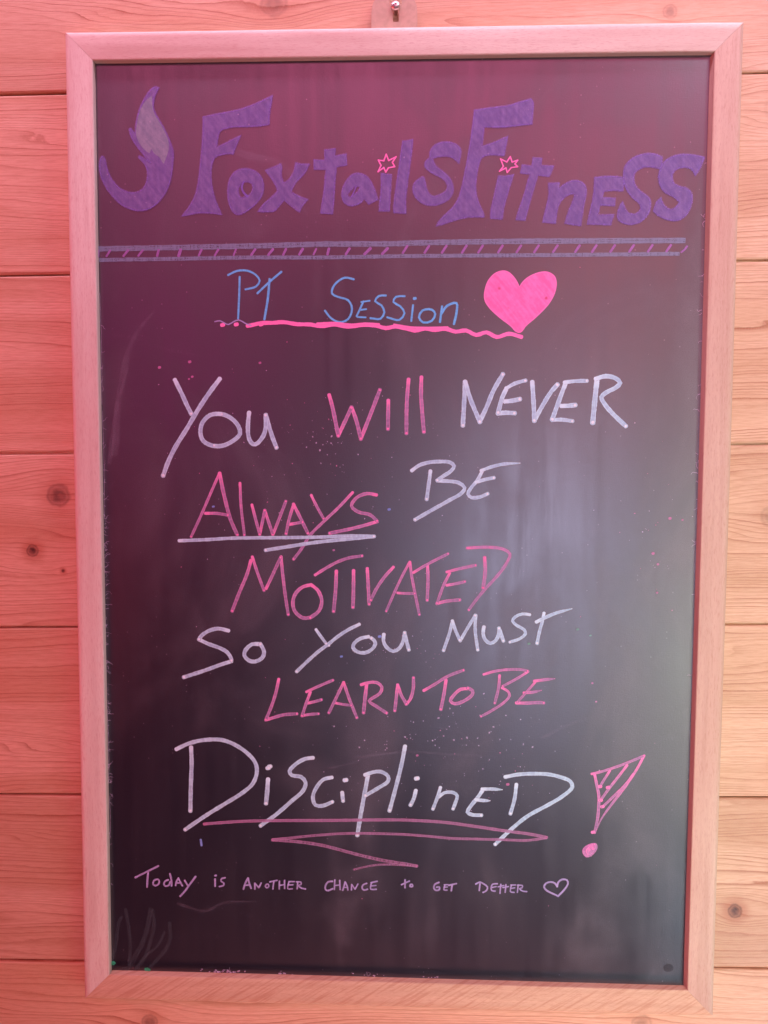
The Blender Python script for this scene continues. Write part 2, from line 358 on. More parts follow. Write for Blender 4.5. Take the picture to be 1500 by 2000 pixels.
for sd, lb in ((0, 'top rail of the wooden frame'), (1, 'right-hand rail of the wooden frame'), (2, 'bottom rail of the wooden frame'), (3, 'rail of the wooden frame on the reddish side')): rail(sd)

# hanging plate with keyhole slot
def plate():
    bm = bmesh.new()
    cx, top, base = -.0041, .4085, .362
    outl = []
    for i in range(33):
        a_ = math.pi * i / 32; outl.append((cx + .0170 * math.cos(a_), .3925 + .0165 * math.sin(a_)))
    outl += [(cx - .0172, .386), (cx - .0172, base), (cx + .0172, base), (cx + .0172, .386)]
    hole = []
    for i in range(19):
        a_ = math.radians(-50 + 280 * i / 18); hole.append((-.0032 + .0048 * math.cos(a_), .3995 + .0048 * math.sin(a_)))
    hole += [(-.0052, .3935), (-.0052, .385), (-.0008, .385), (-.0008, .3935)]
    pts = [Vector(p_) for p_ in outl + hole]
    e1 = [(i, (i + 1) % len(outl)) for i in range(len(outl))]; b0 = len(outl)
    e2 = [(b0 + i, b0 + (i + 1) % len(hole)) for i in range(len(hole))]
    r_ = delaunay_2d_cdt(pts, e1 + e2, [], 0, 1e-7)
    vs_, _, fs_ = r_[0], r_[1], r_[2]
    def inside(pt_, poly):
        c_ = False
        for i in range(len(poly)):
            (x1, y1), (x2, y2) = poly[i], poly[i - 1]
            if (y1 > pt_[1]) != (y2 > pt_[1]) and pt_[0] < (x2 - x1) * (pt_[1] - y1) / (y2 - y1) + x1: c_ = not c_
        return c_
    bv = [bm.verts.new((v_[0], .0112, v_[1])) for v_ in vs_]
    for f_ in fs_:
        cc = sum((vs_[i] for i in f_), Vector((0, 0))) / len(f_)
        if inside(cc, outl) and not inside(cc, hole): bm.faces.new([bv[i] for i in f_])
    for v_ in [v_ for v_ in bm.verts if not v_.link_faces]: bm.verts.remove(v_)
    ext = bmesh.ops.extrude_face_region(bm, geom=bm.faces[:])
    bmesh.ops.translate(bm, verts=[v_ for v_ in ext['geom'] if isinstance(v_, bmesh.types.BMVert)], vec=(0, .0012, 0))
    bmesh.ops.recalc_face_normals(bm, faces=bm.faces[:])
    return obj('hanging_plate', from_bm(bm, 'hanging_plate'), MAT['plate'], board)
plate()

# screw in the wall
def screw():
    bm = bmesh.new(); N = 32
    prof = [(.0, .0072), (.0008, .0072), (.0016, .0074), (.0026, .0080), (.0034, .0090), (.0037, .0098), (.0034, .0103), (.0019, .0106), (.0019, .0230)]
    rings = []
    for r_, d in prof[1:]:
        rings.append([bm.verts.new((r_ * math.cos(2 * math.pi * i / N), d, r_ * math.sin(2 * math.pi * i / N))) for i in range(N)])
    for a_, b_ in zip(rings[:-1], rings[1:]):
        for i in range(N): bm.faces.new((a_[i], a_[(i + 1) % N], b_[(i + 1) % N], b_[i]))
    # cross recess: star-shaped floor sunk into the head
    fl = [bm.verts.new(((.0014 if i % 8 == 0 else .0006) * math.cos(2 * math.pi * i / N), .0084, (.0014 if i % 8 == 0 else .0006) * math.sin(2 * math.pi * i / N))) for i in range(N)]
    rim = [bm.verts.new(((.0016 if i % 8 == 0 else .0007) * math.cos(2 * math.pi * i / N), .00718, (.0016 if i % 8 == 0 else .0007) * math.sin(2 * math.pi * i / N))) for i in range(N)]
    for i in range(N):
        j = (i + 1) % N
        bm.faces.new((rim[i], rim[j], fl[j], fl[i])); bm.faces.new((rings[0][i], rings[0][j], rim[j], rim[i]))
    bm.faces.new(fl)
    bmesh.ops.recalc_face_normals(bm, faces=bm.faces[:])
    o = obj('screw', from_bm(bm, 'screw', True), MAT['steel'])
    o.location = (-.0032, 0, CZ + .3957); o['label'] = 'shiny domed screw head holding the hanging plate above the board'; o['category'] = 'screw'
screw()

# ---------------------------------------------------------------- marks written on the board
MARKS=[
('letter','white letter Y of the word you','white',[('s',3.7,[(-171.47,118.65),(-166.5,108.64),(-162.36,99.45),(-159.2,93.18)],0),('s',3.87,[(-136.98,119.5),(-145.29,108.66),(-153.9,96.12),(-162.57,81.85),(-171.25,68.37),(-177.38,56.54),(-181.63,45.53)],0)]),
('letter','white letter o of the word you','white',[('s',3.7,[(-135.7,92.81),(-144.61,91.95),(-150.61,86.08),(-152.22,78.52),(-150.08,72.23),(-143.14,68.64),(-135.49,68.5),(-126.96,72.3),(-121.41,77.77),(-122.64,83.63),(-128.52,89.9),(-135.7,92.81)],0),('d',1.26,(-142.12,68.64))]),
('letter','white letter u of the word you','white',[('s',3.7,[(-114.27,93.69),(-115.17,85.33),(-115.06,76.95),(-112.98,71.09),(-109.6,69.59),(-105.35,73.21),(-102.36,78.66),(-101.3,85.36),(-101.44,92.04)],0),('s',3.7,[(-101.27,92.04),(-98.95,83.69),(-96.04,74.5),(-93.28,67.38)],0)]),
('letter','pink letter w of the word will','pink',[('s',3.2,[(-52.43,107.27),(-50.08,98.8),(-47.98,88.82),(-45.46,76.49)],0),('s',3.2,[(-45.46,76.74),(-41.68,84.67),(-35.41,98.0)],0),('s',3.2,[(-35.16,98.0),(-31.62,88.03),(-28.08,74.29)],0),('s',3.2,[(-28.08,74.29),(-23.66,85.55),(-19.09,97.19),(-13.71,111.29)],0)]),
('letter','pink letter i of the word will','pink',[('s',3.2,[(-7.17,103.18),(-7.3,93.9),(-7.41,81.84)],0)]),
('letter','pink letter l of the word will','pink',[('s',3.2,[(8.16,119.15),(6.93,102.21),(6.73,78.55)],0)]),
('letter','pink letter l of the word will','pink',[('s',3.2,[(17.95,120.81),(17.7,108.84),(18.63,95.6),(20.07,79.67)],0)]),
('letter','white letter N of the word never','white',[('s',3.79,[(51.08,117.45),(50.65,104.65),(49.74,84.64)],0),('s',3.79,[(51.27,117.17),(55.6,103.73),(62.59,87.47)],0),('s',3.79,[(62.59,87.47),(68.22,100.03),(72.73,111.17),(79.54,123.19)],0)]),
('letter','white letter E of the word never','white',[('s',3.79,[(82.47,112.56),(79.31,105.61),(76.39,94.47)],0),('s',3.22,[(82.92,113.03),(88.44,116.27),(96.56,118.58)],0),('s',3.79,[(81.67,102.84),(86.77,103.31),(92.51,104.52)],0),('s',3.79,[(76.39,93.82),(82.25,94.3),(88.76,93.94)],0)]),
('letter','white letter V of the word never','white',[('s',3.79,[(101.86,117.2),(103.01,102.87),(103.89,88.49)],0),('s',3.79,[(103.89,88.49),(109.56,99.17),(116.32,110.28),(120.66,115.37)],0)]),
('letter','white letter E of the word never','white',[('s',3.79,[(126.83,116.29),(121.99,102.89),(117.41,89.45)],0),('s',3.22,[(126.36,117.21),(133.72,118.14),(142.75,118.33)],0),('s',3.79,[(124.37,99.47),(129.45,99.67),(134.34,100.14)],0),('s',3.22,[(117.61,88.8),(124.09,89.19),(132.44,88.09)],0)]),
('letter','white letter R of the word never','white',[('s',4.36,[(150.3,118.15),(149.19,104.78),(147.89,87.2)],0),('s',3.79,[(149.8,119.99),(156.66,121.83),(164.04,120.46),(167.8,116.78),(164.21,113.1),(157.84,109.86),(154.05,106.17),(157.12,100.17),(164.67,91.87),(172.67,84.48)],0)]),
('letter','white letter B of the word be','white',[('s',3.2,[(25.28,49.51),(24.21,40.4),(22.63,28.23)],0),('s',3.2,[(11.25,50.2),(16.53,54.02),(24.09,56.32),(31.65,56.96),(39.97,56.54),(43.4,53.75),(41.17,49.96),(35.53,46.15),(30.63,42.71)],0),('s',3.2,[(31.01,42.33),(40.1,42.0),(46.92,40.9),(51.65,37.13),(49.27,32.94),(40.24,27.57),(28.15,20.65),(13.92,12.39)],0)]),
('letter','white letter E of the word be','white',[('s',3.05,[(64.58,49.31),(61.26,42.86),(56.04,36.39),(54.2,32.21),(56.87,29.57),(62.92,29.98),(69.08,32.52)],0),('s',2.9,[(64.19,50.29),(71.7,53.12),(80.7,55.27),(93.47,56.08)],1),('s',3.05,[(60.52,41.49),(67.29,43.5),(73.68,44.81)],0)]),
('letter','pink letter A of the word always','pink',[('s',2.32,[(-137.81,47.06),(-144.39,32.49),(-152.21,14.94),(-160.29,-2.11)],0),('s',3.13,[(-137.46,47.06),(-134.43,31.38),(-129.32,11.58),(-124.13,-0.44)],0),('s',2.55,[(-148.67,16.13),(-139.85,16.18),(-131.41,14.84)],0)]),
('letter','pink letter l of the word always','pink',[('s',2.32,[(-121.72,39.59),(-121.02,22.14),(-118.61,-0.4)],0)]),
('letter','pink letter w of the word always','pink',[('s',2.55,[(-112.47,22.77),(-109.38,10.54),(-106.52,0.04)],0),('s',2.55,[(-106.52,0.04),(-102.55,18.75)],0),('s',2.55,[(-102.55,18.75),(-99.44,9.44),(-96.32,-0.12)],0),('s',2.55,[(-96.32,-0.12),(-90.64,14.17),(-86.15,25.84)],0)]),
('letter','pink letter a of the word always','pink',[('s',2.55,[(-80.1,23.55),(-83.64,11.88),(-86.02,0.78)],0),('s',2.78,[(-80.1,23.55),(-74.3,11.94),(-69.07,1.25)],0),('s',2.55,[(-83.07,8.04),(-73.13,9.85)],0)]),
('letter','pink letter y of the word always','pink',[('s',2.32,[(-66.33,30.59),(-62.04,21.91),(-56.81,12.64)],0),('s',2.43,[(-34.51,32.86),(-45.17,21.43),(-55.64,11.49),(-67.32,-0.25),(-74.36,-11.41),(-80.23,-19.08)],0)]),
('letter','pink letter s of the word always','pink',[('s',2.78,[(-16.2,31.22),(-23.15,32.22),(-31.25,29.05),(-35.3,22.65),(-30.07,18.05),(-20.79,15.78),(-15.56,11.17)],0),('s',2.78,[(-15.56,10.59),(-25.41,7.62),(-37.02,4.63),(-52.15,1.37)],0)]),
('underline','white double underline below the word always','white',[('s',2.89,[(-169.54,-5.35),(-148.29,-4.37),(-128.26,-3.04),(-95.4,-2.45),(-60.32,-1.72),(-37.02,-0.61),(-17.84,-0.7)],0),('s',3.13,[(-17.84,-0.82),(-37.01,-2.95),(-60.32,-5.46),(-83.71,-9.15),(-101.89,-12.22)],0)]),
('letter','pink letter M of the word motivated','pink',[('s',2.84,[(-113.64,-20.51),(-116.51,-30.56),(-122.65,-45.1),(-128.56,-60.09)],0),('s',2.53,[(-112.42,-17.69),(-108.88,-28.89),(-103.51,-43.7)],0),('s',2.68,[(-101.73,-42.08),(-97.68,-33.6),(-90.4,-17.91)],0),('s',2.68,[(-90.0,-17.51),(-88.85,-30.31),(-86.53,-49.57),(-84.57,-62.44)],0)]),
('letter','pink letter o of the word motivated','pink',[('s',3.0,[(-66.89,-39.09),(-72.89,-40.59),(-78.5,-45.47),(-80.93,-52.73),(-79.35,-59.97),(-72.94,-65.14),(-67.33,-64.67)],0),('s',3.0,[(-66.49,-39.09),(-61.7,-42.89),(-58.35,-50.89),(-60.52,-59.36),(-67.33,-64.84)],0)]),
('letter','pink letter T of the word motivated','pink',[('s',2.53,[(-63.28,-31.12),(-55.3,-26.01),(-46.54,-21.14),(-37.79,-17.87),(-27.07,-16.03)],0),('s',3.0,[(-46.93,-28.33),(-47.49,-41.95),(-49.08,-59.64)],0)]),
('letter','pink letter I of the word motivated','pink',[('s',3.0,[(-33.56,-27.81),(-33.62,-41.82),(-34.0,-56.26)],0)]),
('letter','pink letter V of the word motivated','pink',[('s',2.84,[(-22.92,-26.12),(-22.25,-37.7),(-21.41,-53.72)],0),('s',2.68,[(-2.86,-24.75),(-9.96,-32.79),(-16.28,-42.45),(-20.07,-50.5)],0)]),
('letter','pink letter A of the word motivated','pink',[('s',2.21,[(9.79,-20.65),(4.31,-31.06),(-1.97,-44.71),(-8.1,-59.04)],0),('s',2.37,[(10.02,-20.65),(11.43,-31.0),(13.89,-43.75),(17.57,-61.33)],0),('s',2.21,[(0.81,-44.68),(6.76,-45.02),(13.89,-44.95)],0)]),
('letter','pink letter T of the word motivated','pink',[('s',2.37,[(13.0,-28.59),(20.08,-24.15),(29.52,-18.9),(39.33,-13.89)],0),('s',2.68,[(23.63,-23.32),(24.1,-33.27),(23.59,-50.05)],0)]),
('letter','pink letter E of the word motivated','pink',[('s',2.37,[(40.65,-29.14),(36.0,-38.74),(31.21,-52.37)],0),('s',2.37,[(38.67,-27.96),(47.71,-25.49),(60.66,-22.6)],0),('s',2.37,[(38.76,-38.32),(45.45,-37.06),(52.53,-35.4)],0),('s',2.68,[(31.21,-52.61),(38.47,-50.7),(48.73,-49.63)],0)]),
('letter','pink letter D of the word motivated','pink',[('s',2.84,[(67.51,-16.75),(68.03,-27.3),(66.61,-40.04)],0),('s',2.37,[(54.23,-9.33),(63.26,-8.7),(72.67,-8.63),(82.09,-10.14),(86.84,-13.66),(83.82,-21.61),(76.88,-31.19),(67.57,-41.63),(60.58,-50.47),(55.76,-57.31)],0)]),
('letter','white letter S of the word so','white',[('s',3.32,[(-131.92,-75.76),(-139.83,-74.23),(-147.13,-76.1),(-152.83,-79.82),(-154.89,-82.86)],0),('s',3.32,[(-154.89,-83.1),(-148.04,-86.27),(-139.16,-89.42),(-132.71,-93.0),(-129.68,-97.85),(-129.53,-99.47)],0),('s',3.32,[(-129.69,-100.13),(-138.47,-103.02),(-149.06,-107.08),(-167.18,-113.21)],0)]),
('letter','white letter o of the word so','white',[('s',3.47,[(-106.81,-86.17),(-113.26,-86.41),(-118.14,-90.78),(-119.3,-95.27),(-115.77,-99.29),(-110.93,-100.05),(-105.26,-97.12),(-103.62,-92.63),(-105.05,-88.59),(-106.56,-86.17)],0)]),
('letter','white letter Y of the word you written under motivated','white',[('s',2.68,[(-62.7,-74.31),(-59.34,-79.12),(-54.93,-85.13)],0),('s',3.0,[(-29.35,-69.73),(-37.73,-74.02),(-45.72,-79.36),(-53.73,-85.93),(-61.76,-92.1),(-69.81,-99.51),(-78.04,-107.51)],0),('d',1.03,(-53.09,-86.73))]),
('letter','white letter o of the word you written under motivated','white',[('s',3.16,[(-22.14,-79.32),(-28.12,-80.77),(-32.91,-84.46),(-33.87,-88.11),(-30.5,-91.3),(-24.9,-92.04),(-19.31,-89.3),(-16.53,-85.07),(-17.34,-82.25),(-19.58,-80.42)],0)]),
('letter','white letter u of the word you written under motivated','white',[('s',3.16,[(-9.94,-77.56),(-10.16,-82.57),(-7.75,-87.38),(-2.55,-90.55),(2.22,-88.06),(5.38,-81.57),(6.3,-75.92)],0),('s',3.16,[(6.3,-75.92),(7.77,-82.35),(9.56,-89.18)],0)]),
('letter','white letter M of the word must','white',[('s',2.84,[(43.2,-66.26),(41.07,-75.51),(36.59,-89.25)],0),('s',2.84,[(43.2,-66.26),(45.81,-73.85),(49.05,-81.05)],0),('s',2.84,[(49.45,-81.44),(53.72,-73.76),(60.7,-61.66)],0),('s',2.84,[(61.1,-61.66),(60.83,-72.88),(62.98,-88.52)],0)]),
('letter','white letter u of the word must','white',[('s',3.16,[(67.52,-70.79),(67.03,-76.01),(68.82,-80.81),(72.81,-83.33),(76.73,-81.11),(79.19,-75.87),(79.13,-71.46)],0),('s',3.16,[(79.37,-71.86),(82.65,-81.28)],0)]),
('letter','white letter s of the word must','white',[('s',2.68,[(102.43,-60.56),(96.92,-60.07),(91.45,-62.52),(89.53,-65.74),(93.12,-69.3),(98.68,-72.44),(99.51,-75.63),(95.63,-79.28),(87.79,-82.18)],0)]),
('letter','white letter t of the word must','white',[('s',2.84,[(113.56,-59.49),(112.33,-65.88),(110.12,-74.7),(108.68,-82.73)],0),('s',3.0,[(108.02,-66.09),(112.69,-63.64),(122.03,-59.39),(134.88,-55.59)],1)]),
('letter','pink letter L of the word learn','pink',[('s',2.68,[(-92.26,-114.06),(-94.9,-125.94),(-98.18,-135.81),(-102.53,-146.38)],0),('s',2.68,[(-102.53,-146.54),(-95.8,-144.38),(-88.5,-142.22),(-77.98,-141.24)],0)]),
('letter','pink letter E of the word learn','pink',[('s',2.53,[(-67.44,-123.91),(-70.69,-132.94),(-73.94,-142.81)],0),('s',2.37,[(-70.26,-123.54),(-62.6,-119.76),(-49.57,-114.03)],0),('s',2.53,[(-69.07,-132.51),(-64.23,-131.37),(-58.59,-129.65)],0),('s',2.37,[(-73.94,-142.65),(-67.48,-141.49),(-60.86,-140.97)],0)]),
('letter','pink letter A of the word learn','pink',[('s',2.53,[(-41.29,-115.79),(-45.71,-125.22),(-52.79,-140.03)],0),('s',2.53,[(-41.13,-115.79),(-36.86,-128.35),(-30.81,-143.62)],0),('s',2.21,[(-47.31,-132.18),(-41.68,-133.16),(-35.24,-133.88)],0)]),
('letter','pink letter R of the word learn','pink',[('s',3.0,[(-23.24,-117.41),(-24.41,-128.17),(-25.59,-139.61)],0),('s',2.68,[(-27.25,-117.22),(-21.64,-115.52),(-15.23,-115.43),(-11.22,-119.03),(-12.8,-123.93),(-17.6,-127.26),(-21.2,-130.16),(-15.17,-134.56),(-7.53,-139.5)],0)]),
('letter','pink letter N of the word learn','pink',[('s',2.68,[(0.94,-117.23),(0.03,-127.0),(-1.12,-137.6)],0),('s',2.68,[(1.18,-117.23),(4.02,-125.31),(8.05,-132.17)],0),('s',2.68,[(7.89,-132.17),(10.83,-128.47),(13.18,-120.3),(13.36,-111.21)],0)]),
('letter','pink letter T of the word to','pink',[('s',2.53,[(21.56,-121.16),(29.5,-116.42),(40.58,-109.38),(52.06,-104.78)],0),('s',2.84,[(38.63,-113.05),(37.13,-124.02),(34.84,-135.83)],0)]),
('letter','pink letter o of the word to','pink',[('s',2.84,[(56.18,-119.28),(50.23,-119.77),(44.7,-124.72),(42.2,-129.22),(45.56,-131.36),(52.71,-129.06),(59.01,-124.1),(59.38,-120.86),(55.78,-118.88)],0)]),
('letter','pink letter B of the word be written above disciplined','pink',[('s',2.37,[(80.09,-108.68),(79.57,-117.74),(76.72,-130.33)],0),('s',2.21,[(67.96,-107.8),(76.24,-105.26),(87.3,-103.74),(97.57,-103.77),(101.69,-104.68)],0),('s',2.21,[(101.93,-105.16),(93.72,-110.67),(82.73,-116.88)],0),('s',2.21,[(82.35,-118.34),(86.74,-120.87),(87.98,-124.49),(83.69,-129.82),(74.25,-136.45),(66.2,-141.05)],0)]),
('letter','pink letter E of the word be written above disciplined','pink',[('s',2.05,[(107.59,-113.46),(100.22,-122.29),(94.15,-129.26)],0),('s',2.53,[(107.18,-112.5),(115.05,-111.34),(122.76,-110.43)],1),('s',2.37,[(99.26,-121.9),(105.74,-121.4),(112.66,-119.69)],1),('s',2.68,[(93.6,-130.0),(101.91,-129.95),(111.4,-129.41),(114.56,-129.68)],0)]),
('letter','white letter D of the word disciplined','white',[('s',3.63,[(-162.2,-169.79),(-161.93,-182.22),(-162.69,-198.86),(-163.36,-220.99)],0),('s',3.47,[(-173.85,-171.23),(-165.2,-166.94),(-155.35,-164.05),(-144.72,-162.88),(-136.57,-163.4),(-126.82,-167.12),(-117.9,-173.17),(-111.43,-180.5),(-109.85,-187.92),(-113.17,-197.94),(-121.39,-205.57),(-134.55,-214.16),(-151.89,-225.36),(-167.66,-236.58)],0)]),
('letter','white letter i of the word disciplined','white',[('s',3.79,[(-101.08,-194.56),(-101.78,-204.37),(-102.81,-213.79)],0),('d',1.74,(-101.03,-185.28)),('d',1.74,(-99.72,-184.09))]),
('letter','white letter s of the word disciplined','white',[('s',3.47,[(-65.68,-176.39),(-71.59,-177.32),(-78.91,-181.57),(-83.96,-187.45),(-82.18,-190.73),(-74.88,-191.84),(-71.23,-196.33),(-73.28,-203.0),(-82.25,-211.47),(-94.53,-222.54),(-107.09,-232.14)],0)]),
('letter','white letter c of the word disciplined','white',[('s',3.32,[(-50.7,-191.97),(-57.03,-193.58),(-62.71,-200.31),(-65.57,-207.83),(-63.54,-214.43),(-57.86,-214.98),(-50.14,-211.68)],0)]),
('letter','white letter i of the word disciplined','white',[('s',3.47,[(-42.27,-204.23),(-41.62,-210.52)],0),('d',1.89,(-39.69,-193.92))]),
('letter','white letter p of the word disciplined','white',[('s',3.63,[(-22.08,-190.05),(-23.43,-197.92),(-25.82,-211.2),(-28.22,-225.36),(-30.23,-238.14)],0),('s',3.32,[(-24.1,-189.26),(-18.21,-187.09),(-11.76,-186.56),(-6.11,-190.17),(-6.25,-194.29),(-13.33,-199.38),(-23.81,-205.95)],0)]),
('letter','white letter l of the word disciplined','white',[('s',3.47,[(7.04,-166.09),(4.31,-180.92),(0.37,-197.47),(-4.78,-217.67)],0)]),
('letter','white letter i of the word disciplined','white',[('s',3.32,[(15.7,-201.47),(14.13,-207.94),(11.74,-212.79)],0),('d',1.82,(16.44,-191.56))]),
('letter','white letter n of the word disciplined','white',[('s',3.0,[(34.97,-198.63),(32.63,-206.76),(29.32,-215.67)],0),('s',3.0,[(33.83,-205.91),(38.22,-202.53),(45.44,-202.39),(48.27,-204.81),(47.11,-209.78),(45.16,-215.35)],0)]),
('letter','white letter e of the word disciplined','white',[('s',3.32,[(68.24,-199.65),(64.7,-205.32),(58.39,-213.69),(56.42,-217.85),(60.06,-219.85),(67.04,-220.12)],0),('s',3.0,[(67.83,-199.08),(75.03,-198.87),(83.42,-199.2)],1),('s',3.16,[(63.13,-207.65),(68.74,-208.2),(73.94,-208.27)],1)]),
('letter','white letter D of the word disciplined','white',[('s',3.16,[(94.3,-195.05),(93.1,-206.41),(90.07,-218.25)],0),('s',3.32,[(85.84,-188.89),(95.61,-186.83),(106.74,-186.05),(118.67,-186.24),(129.03,-188.51),(136.23,-191.65),(137.74,-196.12),(130.88,-203.22),(119.08,-210.84),(103.28,-220.21),(91.44,-230.36),(78.55,-243.22)],0)]),
('exclamation_mark','pink hatched exclamation mark after the word disciplined','pink',[('s',2.46,[(154.89,-185.75),(156.21,-192.1),(158.31,-201.88),(158.51,-211.71),(157.77,-221.58),(155.84,-232.24)],0),('s',2.18,[(152.75,-185.3),(159.83,-183.45),(171.58,-179.33),(180.96,-175.5),(192.64,-170.17)],0),('s',2.27,[(192.41,-170.42),(188.14,-179.28),(183.6,-187.18),(175.82,-199.09),(167.52,-210.55),(160.62,-221.52),(157.22,-229.99)],1),('s',2.08,[(166.45,-182.7),(163.24,-188.04),(159.12,-195.23)],0),('s',2.27,[(179.6,-178.06),(174.1,-185.89),(167.19,-195.32),(159.83,-206.27)],0),('s',2.27,[(184.5,-185.21),(179.0,-193.14),(172.06,-200.63),(161.46,-211.55)],0),('d',1.42,(165.4,-195.95)),('d',1.42,(159.83,-206.37)),('d',1.42,(161.46,-211.41)),('d',1.42,(154.55,-232.02)),('d',1.42,(159.13,-195.38)),('s',2.05,[(155.79,-241.65),(151.52,-242.73),(147.99,-245.53),(147.57,-248.52),(150.02,-251.45),(152.63,-250.64),(155.45,-248.1),(157.29,-244.59),(156.85,-241.87),(155.79,-241.65)],0),('s',3.35,[(153.93,-243.92),(150.64,-246.47),(150.92,-248.94),(153.53,-247.89),(154.91,-245.38)],0),('f',[(155.77,-240.51),(151.49,-241.49),(147.49,-244.65),(146.47,-248.54),(149.32,-252.35),(152.41,-251.64),(155.7,-248.59),(158.14,-244.42),(157.6,-241.26)],[])]),
('underline','pink zigzag underline below the word disciplined','pink_thin',[('s',2.6,[(-152.16,-231.69),(-141.67,-230.59),(-123.2,-228.96),(-98.64,-227.83),(-49.73,-226.59),(-13.24,-225.47),(-1.11,-225.22),(11.01,-225.23),(26.34,-225.74),(39.23,-226.47),(63.37,-229.29),(87.47,-232.51),(103.5,-234.25),(118.32,-236.83)],0),('s',2.21,[(118.33,-237.24),(103.58,-239.62),(87.56,-239.55),(63.48,-239.4),(43.37,-239.24),(27.24,-238.01),(11.08,-237.06),(-1.05,-236.69),(-37.54,-236.96),(-61.95,-238.97),(-86.44,-242.0),(-97.49,-243.11)],0),('s',2.76,[(-97.49,-243.49),(-74.2,-244.87),(-55.85,-247.61),(-37.52,-252.23),(-13.12,-257.72),(16.7,-262.31)],0),('s',1.82,[(16.7,-262.31),(-7.02,-261.59),(-19.2,-262.87),(-32.62,-266.31)],0)]),
('letter','small mauve letter T of the word today','mauve',[('s',1.75,[(-208.44,-276.82),(-199.14,-271.91),(-189.87,-267.0)],0),('s',1.75,[(-198.13,-272.72),(-198.72,-278.17),(-199.12,-284.45)],0)]),
('letter','small mauve letter o of the word today','mauve',[('s',1.66,[(-190.33,-277.97),(-193.62,-279.3),(-194.17,-282.24),(-192.14,-283.24),(-189.56,-281.61),(-189.22,-279.51),(-190.33,-277.97)],0)]),
('letter','small mauve letter d of the word today','mauve',[('s',1.66,[(-182.05,-278.3),(-184.41,-279.4),(-185.47,-282.04),(-183.96,-283.57),(-181.39,-282.47),(-180.33,-279.83)],0),('s',1.66,[(-180.45,-273.36),(-179.29,-278.76),(-179.24,-282.94)],0)]),
('letter','small mauve letter a of the word today','mauve',[('s',1.56,[(-173.65,-276.75),(-175.21,-279.19),(-175.97,-282.65)],0),('s',1.56,[(-173.65,-276.75),(-172.45,-279.12),(-170.66,-282.74)],0),('s',1.36,[(-175.23,-280.76),(-171.65,-280.46)],0)]),
('letter','small mauve letter y of the word today','mauve',[('s',1.66,[(-168.56,-278.51),(-166.56,-281.91)],0),('s',1.75,[(-159.85,-275.18),(-164.52,-281.55),(-168.67,-287.39),(-172.3,-291.46)],0)]),
('letter','small mauve letter i of the word is','mauve',[('s',1.75,[(-144.08,-276.9),(-144.13,-282.43)],0),('d',0.88,(-143.54,-273.87))]),
('letter','small mauve letter s of the word is','mauve',[('s',1.46,[(-136.13,-275.47),(-138.78,-276.26),(-139.31,-278.36),(-136.98,-279.86),(-137.51,-281.96),(-140.57,-282.76)],0)]),
('letter','small mauve letter A of the word another','mauve',[('s',1.66,[(-117.64,-275.46),(-119.7,-279.46),(-121.26,-284.29)],0),('s',1.66,[(-117.44,-275.45),(-116.65,-279.39),(-115.16,-283.52)],0),('s',1.36,[(-119.71,-281.23),(-116.16,-280.94)],0)]),
('letter','small mauve letter n of the word another','mauve',[('s',1.46,[(-112.09,-279.49),(-112.12,-284.08)],0),('s',1.36,[(-111.79,-279.69),(-109.06,-282.86)],0),('s',1.36,[(-108.96,-282.96),(-107.01,-279.17)],0)]),
('letter','small mauve letter o of the word another','mauve',[('s',1.27,[(-102.46,-279.89),(-103.68,-281.48),(-102.68,-283.02),(-100.95,-281.94),(-101.24,-280.07),(-102.46,-279.89)],0)]),
('letter','small mauve letter t of the word another','mauve',[('s',1.36,[(-99.91,-277.96),(-94.34,-276.58)],0),('s',1.36,[(-96.87,-277.68),(-97.61,-283.73)],0)]),
('letter','small mauve letter h of the word another','mauve',[('s',1.36,[(-92.31,-277.26),(-92.54,-283.61)],0),('s',1.36,[(-88.26,-276.65),(-88.29,-283.1)],0),('s',1.27,[(-92.33,-280.7),(-88.28,-279.98)],0)]),
('letter','small mauve letter e of the word another','mauve',[('s',1.27,[(-84.73,-277.61),(-85.76,-283.35),(-82.22,-283.27)],0),('s',1.27,[(-84.73,-277.4),(-80.38,-277.3)],0),('s',1.27,[(-85.24,-280.22),(-81.7,-279.93)],0)]),
('letter','small mauve letter r of the word another','mauve',[('s',1.36,[(-77.65,-277.44),(-78.17,-283.17)],0),('s',1.36,[(-78.66,-277.47),(-75.12,-277.59),(-75.13,-279.46),(-77.15,-280.55),(-74.63,-282.57),(-71.6,-283.12)],0)]),
('letter','small mauve letter C of the word chance','mauve',[('s',1.58,[(-50.15,-276.41),(-53.41,-276.91),(-55.46,-279.9),(-55.46,-283.27),(-53.42,-284.06),(-50.15,-282.55)],0)]),
('letter','small mauve letter H of the word chance','mauve',[('s',1.34,[(-48.1,-275.27),(-48.51,-283.1)],0),('s',1.34,[(-44.19,-275.6),(-43.85,-282.99)],0),('s',1.18,[(-48.1,-279.73),(-44.02,-279.21)],0)]),
('letter','small mauve letter a of the word chance','mauve',[('s',1.34,[(-39.94,-276.76),(-40.75,-279.98),(-41.73,-283.36)],0),('s',1.34,[(-39.78,-276.76),(-38.31,-279.92),(-37.65,-283.1)],0),('s',1.03,[(-40.92,-281.24),(-38.14,-280.92)],0)]),
('letter','small mauve letter n of the word chance','mauve',[('s',1.26,[(-34.64,-278.74),(-34.87,-283.03)],0),('s',1.18,[(-34.47,-278.74),(-32.18,-282.13)],0),('s',1.18,[(-31.94,-282.29),(-29.74,-278.21)],0)]),
('letter','small mauve letter c of the word chance','mauve',[('s',1.42,[(-22.82,-277.46),(-25.67,-278.78),(-26.31,-281.49),(-24.84,-282.96),(-22.16,-282.23)],0)]),
